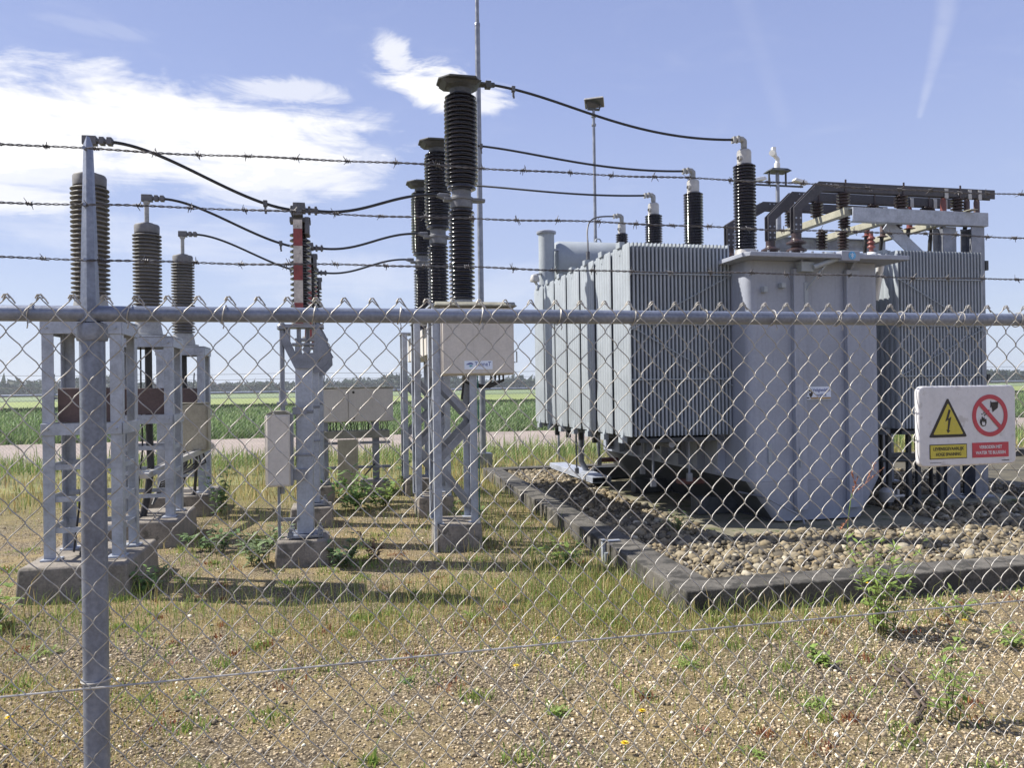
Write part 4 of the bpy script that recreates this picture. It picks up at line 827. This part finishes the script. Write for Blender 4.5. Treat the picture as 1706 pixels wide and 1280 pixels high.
# ------------------------------------------------------------------ weeds
def leaf(s, p, d, L, wd, droop=.3):           # a bent leaf of 4 quads with tip
    p, d = Vector(p), Vector(d).normalized(); sd = d.cross(Vector((0, 0, 1)))
    if sd.length < .05: sd = Vector((1, 0, 0))
    sd.normalize(); pts = []
    for t, k in ((0, .25), (.3, 1), (.65, .8), (1, .05)):
        q = p + d * L * t + Vector((0, 0, -droop * L * t * t)); pts.append((q - sd * wd / 2 * k, q + sd * wd / 2 * k))
    vs = [x for ab in pts for x in ab]; s.add(vs, [(0, 1, 3, 2), (2, 3, 5, 4), (4, 5, 7, 6)])
LG = [mat('leaf_green', (.16, .265, .07), .6, 0, .3, 20, 90, trans=.3), mat('leaf_bright_green', (.24, .34, .08), .6, 0, .3, 20, 90, trans=.35), mat('leaf_grey_green', (.19, .26, .115), .6, 0, .25, 20, 90, trans=.25), mat('leaf_dark_green', (.11, .185, .06), .6, 0, .3, 20, 90, trans=.2)]
STEM = mat('weed_stem', (.13, .12, .05), .7, 0, .3, 20, 90); STRAW = mat('dead_stalk', (.10, .075, .06), .8, 0, .3, 20, 90); SORREL = mat('sorrel_red', (.38, .17, .09), .7, 0, .3, 20, 90); PETAL = mat('yellow_petal', (.78, .55, .02), .5, 0, .1, 20, 90); REDLEAF = mat('red_leaf', (.22, .085, .055), .7, 0, .3, 20, 90)
def weed(name, x, y, h, n, spread, ml, lw, label, cat='weed', z=0., ll=.09):
    t = thing(name, (x, y, z), label, cat, None); st = MB(); lf = MB()
    for i in range(n):
        a = random.uniform(0, 6.28); r0 = spread * .35 * random.random(); b = Vector((math.cos(a) * r0, math.sin(a) * r0, 0)); hh = h * random.uniform(.55, 1)
        tip = b + Vector((math.cos(a + random.uniform(-.5, .5)) * spread * random.uniform(.2, .8), math.sin(a) * spread * random.uniform(.2, .8), hh))
        mid = b.lerp(tip, .5) + Vector((0, 0, hh * .1)); pts = bez(b, b + Vector((0, 0, hh * .4)), mid, tip, 8); st.tube(pts, [.004 * (1 - .7 * k / 8) for k in range(9)], 5)
        for k in range(2, int(10 + hh * 26)):
            q = pts[min(8, int(1 + 7.4 * random.random()))]; aa = random.uniform(0, 6.28)
            leaf(lf, q, (math.cos(aa), math.sin(aa), random.uniform(.1, .9)), ll * random.uniform(.5, 1.2), lw * random.uniform(.7, 1.3), random.uniform(.1, .6))
    st.build('stem', STEM, t); lf.build('leaves', ml, t, smooth=False); return t
weed('mugwort', 3.38, 4.3, .66, 20, .30, LG[1], .018, 'tall bright green leafy weed in front of the right part of the kerb', ll=.085)
weed('weed', .25, 10.45, .62, 18, .6, LG[0], .045, 'big bushy green weed in front of the wide control cabinet', ll=.15)
weed('weed', .62, 10.7, .45, 10, .35, LG[1], .04, 'light green weed at the right edge of the cabinet bush', ll=.13)
weed('conical_weed', 1.02, 12.9, .55, 7, .2, LG[3], .03, 'small dark upright conical weed right of the cabinet footing', ll=.12)
weed('weed', -1.47, 10.35, .7, 9, .25, LG[0], .035, 'tall green weed beside the farthest sealing end footing', ll=.12)
weed('weed', -1.25, 8.25, .28, 9, .35, LG[3], .035, 'low dark green weed right of the middle sealing end footing', ll=.12)
weed('weed', -1.55, 6.75, .22, 7, .25, LG[0], .03, 'small green weed at the right corner of the nearest sealing end footing', ll=.1)
weed('weed', -2.40, 5.95, .30, 12, .4, LG[1], .03, 'bright green weed at the left corner of the nearest sealing end footing', ll=.13)
weed('weed', -.72, 7.5, .36, 9, .3, LG[2], .035, 'grey green weed left of the nearest disconnector footing', ll=.12)
weed('weed', .05, 7.2, .26, 9, .28, LG[3], .035, 'dark green weed at the right side of the nearest disconnector footing', ll=.11)
weed('weed', .3, 7.35, .35, 6, .2, mat('brown_dry_leaf', (.17, .10, .055), .8, 0, .3, 20, 90, trans=.2), .025, 'brown dried weed between disconnector and breaker footings', ll=.1)
weed('weed', 1.95, 6.7, .24, 9, .3, LG[1], .03, 'yellow green weed by the bracket on the left kerb wall', ll=.11)
weed('weed', 1.5, 8.9, .3, 8, .3, LG[0], .03, 'green weed between the nearest breaker footing and the kerb', ll=.11)
weed('low_bush', 3.42, 7.35, .20, 16, .34, LG[3], .014, 'round dark green bush growing among the basin cobbles', 'bush', z=.12, ll=.06)
weed('weed', 2.80, 3.10, .45, 5, .14, LG[1], .02, 'slender light green weed in the right foreground gravel', ll=.07)
weed('weed', 2.72, 3.95, .09, 8, .22, LG[1], .02, 'low green weed below the big leafy weed', ll=.07)
weed('weed', 4.15, 4.5, .14, 8, .3, LG[1], .018, 'low grey green weed at the right edge of the picture', ll=.07)
weed('weed', 4.0, 3.9, .13, 8, .25, LG[1], .018, 'low green weed by the rightmost yellow flower', ll=.09)
def tuft(x, y, n, h, sp, ml, label, w_=.008, red=False):
    s = MB()
    for i in range(n):
        a = random.uniform(0, 6.28); leaf(s, (x + random.gauss(0, sp * .2), y + random.gauss(0, sp * .2), .005), (math.cos(a), math.sin(a), random.uniform(.3, 1.6)), h * random.uniform(.6, 1.2), w_ * random.uniform(.7, 1.4), random.uniform(.3, .9))
    tag(s.build('grass_tuft', ml, smooth=False), label, 'grass tuft', 'grass tufts dotted over the gravel')
tf = [(1.04, 3.66, 46, .09, .12, 1, 'low bright green tuft in the middle foreground, larger than its neighbours'), (2.32, 3.42, 40, .10, .15, 1, 'spreading bright green tuft right of the foreground centre'), (1.95, 4.1, 34, .12, .12, 1, 'yellow green tuft with upright blades right of centre below the kerb'), (.35, 4.25, 24, .07, .1, 0, 'small green tuft at the left of the tension wire shadow, left centre'), (-.75, 4.35, 22, .07, .12, 0, 'small green tuft right of the fence post at mid height'), (-.45, 5.35, 26, .06, .12, 1, 'bright tuft left of centre below the disconnector footing'), (.9, 5.35, 26, .1, .12, 1, 'upright bright tuft in the dry grass below the breakers'), (-1.25, 5.5, 30, .06, .14, 1, 'flat bright green patch of grass right of the fence post'), (1.85, 5.15, 30, .12, .15, 1, 'tall fresh tuft just left of the kerb corner'), (-.1, 3.2, 26, .07, .12, 1, 'green tuft near the bottom edge left of centre'), (-.55, 3.1, 24, .07, .12, 0, 'green tuft near the bottom edge right of the fence post'), (1.55, 3.75, 20, .06, .1, 2, 'faint grey green tuft in the foreground right of the centre'), (1.75, 3.05, 24, .07, .12, 1, 'green tuft at the bottom edge right of centre'), (-1.1, 3.3, 22, .06, .12, 1, 'small green tuft in the bottom left corner'), (3.6, 3.9, 24, .08, .14, 1, 'green tuft in the gravel left of the right edge'), (.55, 3.05, 22, .05, .1, 0, 'small green tuft at the bottom edge near the centre'), (-1.8, 5.3, 30, .16, .15, 1, 'tall grass clump at the left edge in front of the footing')]
for x, y, n, h, sp, mi, lb in tf: tuft(x, y, n, h, sp, LG[mi], lb)
rd = [(-1.0, 4.9, 'rusty red rosette right of the fence post'), (-.6, 5.6, 'orange red rosette below the left footings'), (1.62, 3.3, 'dark red rosette at the bottom edge right of centre'), (1.55, 4.05, 'reddish leaves in the gravel at the centre right'), (2.55, 3.05, 'red leaved stalk in the bottom right corner'), (2.05, 4.45, 'small red rosette left of the tall green weed')]
for x, y, lb in rd:
    s = MB()
    for i in range(16): a = random.uniform(0, 6.28); leaf(s, (x + random.gauss(0, .03), y + random.gauss(0, .03), .004), (math.cos(a), math.sin(a), random.uniform(.2, 1.2)), random.uniform(.015, .04), .008, .3)
    tag(s.build('red_rosette', REDLEAF, smooth=False), lb, 'plant', 'red leaved rosettes in the gravel')
dn = [(1.178, 5.855, .05, 'yellow dandelion in the dry grass below the breakers'), (1.288, 4.557, .07, 'yellow dandelion just under the tension wire right of centre'), (.953, 4.191, .06, 'yellow dandelion in the gravel near the middle of the picture'), (1.391, 3.434, .07, 'yellow dandelion low in the foreground right of the bright tuft'), (1.208, 3.186, .05, 'yellow dandelion nearest the bottom edge'), (-1.572, 4.179, .05, 'yellow dandelion left of the fence post'), (3.3, 4.3, .33, 'yellow flower among the leaves of the tall green weed'), (3.907, 4.175, .08, 'yellow dandelion close to the right edge')]
def make_dandelion(x, y, h, lb):
    t = thing('dandelion', (x, y, 0), lb, 'flower', 'yellow dandelions in the gravel')
    MB().tube([(0, 0, 0), (.004, 0, h * .6), (0, 0, h)], .0022, 5).build('stem', LG[1], t)
    s = MB()
    for ring, L, up in ((0, .021, .25), (1, .016, .7), (2, .010, 1.6)):
        for i in range(13): a = 6.28 * i / 13 + ring * .2; leaf(s, (0, 0, h), (math.cos(a), math.sin(a), up), L, .007, .1)
    s.build('petals', PETAL, t, smooth=False)
for a in dn: make_dandelion(*a)
t = thing('sorrel', (4.35, 5.95, .12), 'thin sorrel stalk with orange red plumes in front of the transformer tank', 'weed')
s = MB().tube([(0, 0, 0), (.02, 0, .3), (.06, 0, .52)], .004, 5); s.build('stem', LG[1], t)
s = MB()
for p, q in (((.06, 0, .5), (.12, 0, .66)), ((.06, 0, .5), (.38, -.02, .74)), ((.12, 0, .56), (.06, 0, .70)), ((.2, 0, .6), (.3, 0, .78)), ((.02, 0, .3), (-.06, 0, .2))):
    p, q = Vector(p), Vector(q); s.tube([p, q], .0025, 4)
    for i in range(22): r_ = p.lerp(q, random.uniform(.15, 1)) ; leaf(s, r_, (random.gauss(0, 1), random.gauss(0, 1), random.gauss(.8, .6)), random.uniform(.02, .04), .010, 0)
s.build('plumes', SORREL, t, smooth=False)
s = MB()
for i in range(26):
    a = Vector((3.06 - .012 * i + random.gauss(0, .02), 3.83 - .027 * i + random.gauss(0, .02), .02)); s.tube([a, a + Vector((random.gauss(-.03, .05), random.gauss(-.08, .05), random.uniform(.0, .05)))], .004, 4)
s.tube([(3.06, 3.84, .02), (2.95, 3.6, .05), (2.8, 3.25, .02), (2.62, 3.12, .01)], .008, 5)
tag(s.build('dead_stalk', STRAW, smooth=False), 'dark dried plant stalk lying on the gravel in the right foreground', 'dead plant')

# ------------------------------------------------------------------ foreground fence
FY = 1.72
t = thing('chain_link_fence', (0, FY, 0), 'galvanised chain link fence with barbed wire across the whole foreground', 'fence')
x0_, x1_ = -3.3, 5.3
p = MB().cyl((-.497, .034, 0), (-.497, .034, 1.755), .0246, 40).build('post', M['post'], t)
MB().lathe([(.029, 1.728), (.030, 1.733), (.030, 1.758), (.029, 1.764), (.018, 1.768)], -.497, .034, 28).build('post_cap', M['galv_dull'], p)
s = MB(); vs = []
for z, k in ((1.766, .92), (1.95, .72), (2.135, .44), (2.152, .15)):
    a, b_ = .0165 * k, .016 * k; vs += [(-.499 - a, .03 - b_, z), (-.499 + a * .1, .022 - b_ * 1.3, z), (-.499 + a, .03 - b_, z), (-.499 + a, .03 + b_, z), (-.499 - a, .03 + b_, z)]
s.add(vs, [(i * 5 + j, i * 5 + (j + 1) % 5, i * 5 + (j + 1) % 5 + 5, i * 5 + j + 5) for i in range(3) for j in range(5)] + [tuple(range(4, -1, -1)), tuple(range(15, 20))])
for z in (1.893, 2.006, 2.122): s.cyl((-.499, .0, z), (-.499, .014, z), .0035, 8)
s.build('extension_arm', M['post'], p)
for px_ in (-3.2, 2.503, 5.2): MB().cyl((px_, .034, 0), (px_, .034, 1.755), .0246, 20).frustum(px_ - .015, px_ + .015, .02, .045, 1.756, px_ - .006, px_ + .006, .026, .038, 2.15).build('post', M['post'], t)
MB().cyl((x0_, .024, 1.783), (x1_, .024, 1.786), .0165, 28).build('top_rail', M['post'], t)
# chain-link spirals
PH, PV = .0300, .0350; zt_ = 1.747; zb_ = .06
V = []; Fq = []; NS = 5; SUBD = 4; nrow = int((zt_ - zb_) / PV); rw = .0013
kk = int((x1_ - x0_) / PH); ci = 0
for c_ in range(kk):
    xa = -.6435 + PH * (c_ - 90)          # left knot column of this spiral
    if xa < x0_ or xa > x1_: continue
    par = (c_ - 90) % 2; pts = []
    top = zt_ + PV * 1.96
    # at left column knots lie at zt_ - PV*(2i + par')
    m0 = -2
    N = (nrow + 2) * SUBD
    for i in range(N + 1):
        u_ = i / SUBD - 1.95          # half periods, knots at integers
        z = zt_ - u_ * PV
        if z > top: continue
        ph = (u_ + par) % 2                 # 0 at left knot, 1 at right knot
        tri = ph if ph <= 1 else 2 - ph
        rnd = .5 - .5 * math.cos(math.pi * tri)
        tt = .72 * tri + .28 * rnd
        x = xa - .0016 + (PH + .0032) * tt
        yb = -.0052 * math.sin(math.pi * ph)          # one strand in front, the next one behind
        pts.append((x, -.002 - yb if False else yb, z))
    if ci % 2 == 0 and len(pts) > 6:                   # knuckled tip folded over the rail
        a = pts[0]
    ci += 1
    P_ = np.array(pts); n = len(P_); qx, qz = P_[:, 0] * 3.1 + 7, P_[:, 2] * 3.1 + 3
    P_[:, 0] += .010 * (fbm(qx, qz) - .5) + .0016 * (vnoise(qx * 9, qz * 9) - .5); P_[:, 2] += .008 * (fbm(qx + 31, qz + 11) - .5) * np.clip((1.74 - P_[:, 2]) * 6, 0, 1); P_[:, 1] += .006 * (fbm(qx + 5, qz + 51) - .5)
    d = np.gradient(P_, axis=0); d /= np.linalg.norm(d, axis=1)[:, None]
    e1 = np.cross(d, [0, 1, 0]); e1 /= np.linalg.norm(e1, axis=1)[:, None]; e2 = np.cross(d, e1)
    o_ = len(V) and sum(len(v) for v in V)
    ring = np.stack([P_ + rw * (e1 * math.cos(2 * math.pi * k / NS) + e2 * math.sin(2 * math.pi * k / NS)) for k in range(NS)], 1); V.append(ring.reshape(-1, 3))
    i0 = (np.arange(n - 1) * NS)[:, None] + o_; k0 = np.arange(NS)[None]; k1 = (k0 + 1) % NS
    Fq.append(np.stack([i0 + k0, i0 + k1, i0 + NS + k1, i0 + NS + k0], -1).reshape(-1, 4))
cm = npmesh('chain_mesh', np.concatenate(V), np.concatenate(Fq), M['wire'], t, smooth=True)
# twisted knuckles joining neighbouring wire ends above the rail
s = MB()
for c_ in range(int((x1_ - x0_) / (2 * PH))):
    xk = -.6435 + 2 * PH * (c_ - 44)
    if xk < x0_ + .05 or xk > x1_ - .05: continue
    zt2 = zt_ + PV * 1.97
    s.tube([(xk - .007, -.003, zt2 - .004), (xk - .003, -.004, zt2 + .003), (xk + .003, -.001, zt2 + .004), (xk + .010, .004, zt2 - .006), (xk + .015, .004, zt2 - .014)], .0016, 5)
    s.tube([(xk + .007, -.003, zt2 - .004), (xk + .002, .001, zt2 + .005), (xk - .003, .003, zt2 + .002), (xk - .007, .004, zt2 - .008)], .0016, 5)
s.build('knuckle', M['wire'], t)['kind'] = 'stuff'
s = MB().tube([(x, -.004, 1.020 + .0025 * (x + .6) + .002 * math.sin(x * 2)) for x in np.arange(x0_, x1_, .15)], .0021, 6); s.build('tension_wire', M['wire'], t)
s = MB().tube([(-.497 + .0275 * math.cos(a), .034 + .0285 * math.sin(a), 1.022 + .003 * a / 6.28) for a in np.linspace(math.pi * .9, math.pi * 2.3, 18)], .0019, 5); s.build('post_tie', M['wire'], t)
for k in range(-14, 32):
    x = -.608 + .1865 * k
    if x < x0_ + .1 or x > x1_ - .1 or abs(x + .484) < .04: continue
    s = MB().tube([(x + .004 * math.sin(a), .024 - .0195 * math.cos(a) , 1.7845 + .0195 * math.sin(a)) for a in np.linspace(-2.2, 2.4, 16)] , .0013, 5).tube([(x, .006, 1.768), (x + .002, .002, 1.758), (x, .004, 1.752)], .0013, 5)
    s.build('rail_tie', M['wire'], t)
for z0 in (2.122, 2.006, 1.893):
    s = MB(); xs = np.arange(x0_, x1_, .004); sag = .0016 * np.sin(xs * 7 + z0 * 30) + .0012 * np.sin(xs * 19 + z0 * 11)
    for ph in (0, math.pi): s.tube([(x, .006 + .0015 * math.cos(x * 190 + ph), z0 + sg + .0015 * math.sin(x * 190 + ph)) for x, sg in zip(xs, sag)], .00125, 4)
    x = x0_ + random.uniform(.02, .1)
    while x < x1_ - .03:
        z = z0 + .0016 * math.sin(x * 7 + z0 * 30) + .0012 * math.sin(x * 19 + z0 * 11)
        s.tube([(x - .006 + .012 * k / 14, .006 + .0036 * math.cos(k * 1.3), z + .0036 * math.sin(k * 1.3)) for k in range(15)], .0012, 4)
        for k in range(4):
            a = random.uniform(0, 6.28) if k % 2 == 0 else a + math.pi + random.uniform(-.6, .6); L = random.uniform(.009, .0145)
            p0 = Vector((x + random.uniform(-.006, .006), .006, z)); s.tube([p0, p0 + Vector((random.uniform(-.008, .008), math.cos(a) * L, math.sin(a) * L))], [.0012, .0006], 4)
        x += .1 * random.uniform(.86, 1.12)
    s.build('barbed_strand', M['barb'], t)
# warning sign on the fence
t = thing('warning_sign', (1.61, FY - .012, 0), 'white rectangular danger sign with yellow triangle and red circle on the fence', 'sign')
def rr2(x0, x1, z0, z1, r, n=6):
    P = []
    for cx, cz, a0 in ((x1 - r, z0 + r, -90), (x1 - r, z1 - r, 0), (x0 + r, z1 - r, 90), (x0 + r, z0 + r, 180)):
        for i in range(n + 1): a = R(a0 + 90 * i / n); P.append((cx + r * math.cos(a), cz + r * math.sin(a)))
    return P
MB().prism(rr2(-.150, .152, 1.397, 1.607, .017), 'y', -.008, .008).build('panel', M['signwhite'], t, bevel=.004)
F_ = -.0085
def tri(s, cx, zb, w_, h_, r, y0, y1):
    s.prism([(cx - w_ / 2 + r, zb), (cx + w_ / 2 - r, zb), (cx + w_ / 2, zb + r * .6), (cx + r * .5, zb + h_), (cx - r * .5, zb + h_), (cx - w_ / 2, zb + r * .6)], 'y', y0, y1)
s = MB().use(M['black']); tri(s, -.062, 1.473, .114, .10, .004, F_ - .0008, F_); s.use(M['yellow']); tri(s, -.062, 1.4805, .090, .079, .003, F_ - .0014, F_ - .0009)
tg = s.build('warning_triangle', None, t, smooth=False)
MB().prism([(-.060, 1.546), (-.071, 1.514), (-.0615, 1.519), (-.065, 1.492), (-.0685, 1.493), (-.0635, 1.4835), (-.0565, 1.4905), (-.0605, 1.4915), (-.053, 1.526), (-.0625, 1.521), (-.0545, 1.543)], 'y', F_ - .002, F_ - .0015).build('lightning_bolt', M['black'], tg)
s = MB(); n = 48; cx, cz = .069, 1.527; ro, ri = .0555, .044
vs = [];
for r_ in (ro, ri):
    for yv in (F_, F_ - .0009):
        vs += [(cx + r_ * math.cos(2 * math.pi * k / n), yv, cz + r_ * math.sin(2 * math.pi * k / n)) for k in range(n)]
fs = []
for k in range(n):
    q = (k + 1) % n; fs += [(n + k, n + q, 3 * n + q, 3 * n + k), (k, q, n + q, n + k), (2 * n + k, 3 * n + k, 3 * n + q, 2 * n + q), (k, 2 * n + k, 2 * n + q, q)]
s.add(vs, fs); rg = s.build('prohibition_ring', M['redsign'], t)
dd = ri * .72; MB().bar((cx - dd, F_ - .0012, cz + dd), (cx + dd, F_ - .0012, cz - dd), .0008, .0105, (1, 0, 1)).build('slash', M['redsign'], rg)
s = MB().prism([(.071, 1.562), (.096, 1.563), (.094, 1.547), (.078, 1.536)], 'y', F_ - .0006, F_)
s.prism([(.0705, 1.548), (.072, 1.566), (.0735, 1.566), (.0725, 1.548)], 'y', F_ - .0006, F_)
s.prism([(.040, 1.502), (.037, 1.510), (.039, 1.519), (.042, 1.515), (.044, 1.526), (.048, 1.520), (.051, 1.523), (.053, 1.517), (.057, 1.519), (.058, 1.508), (.054, 1.5), (.046, 1.4985)], 'y', F_ - .0006, F_)
for x, z in ((.044, 1.531), (.050, 1.534), (.056, 1.530), (.062, 1.534), (.052, 1.528), (.066, 1.54)): s.box(x - .0012, x + .0012, F_ - .0006, F_, z - .002, z + .002)
s.build('bucket_and_flame', M['black'], rg)
s = MB().use(M['signwhite']).prism([(.044, 1.502), (.043, 1.508), (.046, 1.513), (.048, 1.508), (.051, 1.511), (.053, 1.505), (.050, 1.501)], 'y', F_ - .0011, F_ - .0007); s.build('flame_core', None, rg)
s = MB().use(M['black']).box(-.119, -.005, F_ - .0006, F_, 1.417, 1.455).use(M['yellow']).box(-.117, -.007, F_ - .0010, F_ - .0007, 1.419, 1.453)
text_mesh(s, 'LEVENSGEVAARLIJK', .0115, -.062, 1.4428, F_ - .0013, .094, M['black'], .0001, .0003); text_mesh(s, 'HOGE SPANNING', .0115, -.062, 1.4285, F_ - .0013, .077, M['black'], .0001, .0003)
s.build('yellow_caption', None, t, smooth=False)
s = MB().use(M['redsign']).box(.012, .126, F_ - .0008, F_, 1.417, 1.456); text_mesh(s, 'VERBODEN MET', .0115, .069, 1.4438, F_ - .0011, .072, M['signwhite'], .0001, .0003); text_mesh(s, 'WATER TE BLUSSEN', .0115, .069, 1.4290, F_ - .0011, .094, M['signwhite'], .0001, .0003)
s.build('red_caption', None, t, smooth=False)
s = MB().use(M['black']).box(.104, .127, F_ - .0004, F_, 1.4065, 1.4085)
for k in range(12): s.box(-.117 + k * .0028, -.1155 + k * .0028, F_ - .0003, F_, 1.4065, 1.4082)
s.build('small_print', None, t, smooth=False)

# ------------------------------------------------------------------ air
hm = bpy.data.materials.new('thin_air'); hm.use_nodes = True; g = NG(hm.node_tree); g.n.clear()
pv = g.node('ShaderNodeVolumePrincipled', {'Color': (.86, .92, 1, 1), 'Density': .00045, 'Anisotropy': .2})
g.l.new(pv.outputs[0], g.node('ShaderNodeOutputMaterial').inputs['Volume'])
tag(MB().box(-3600, 3600, -350, 3600, -1, 16).build('haze', hm, smooth=False), kind='stuff')
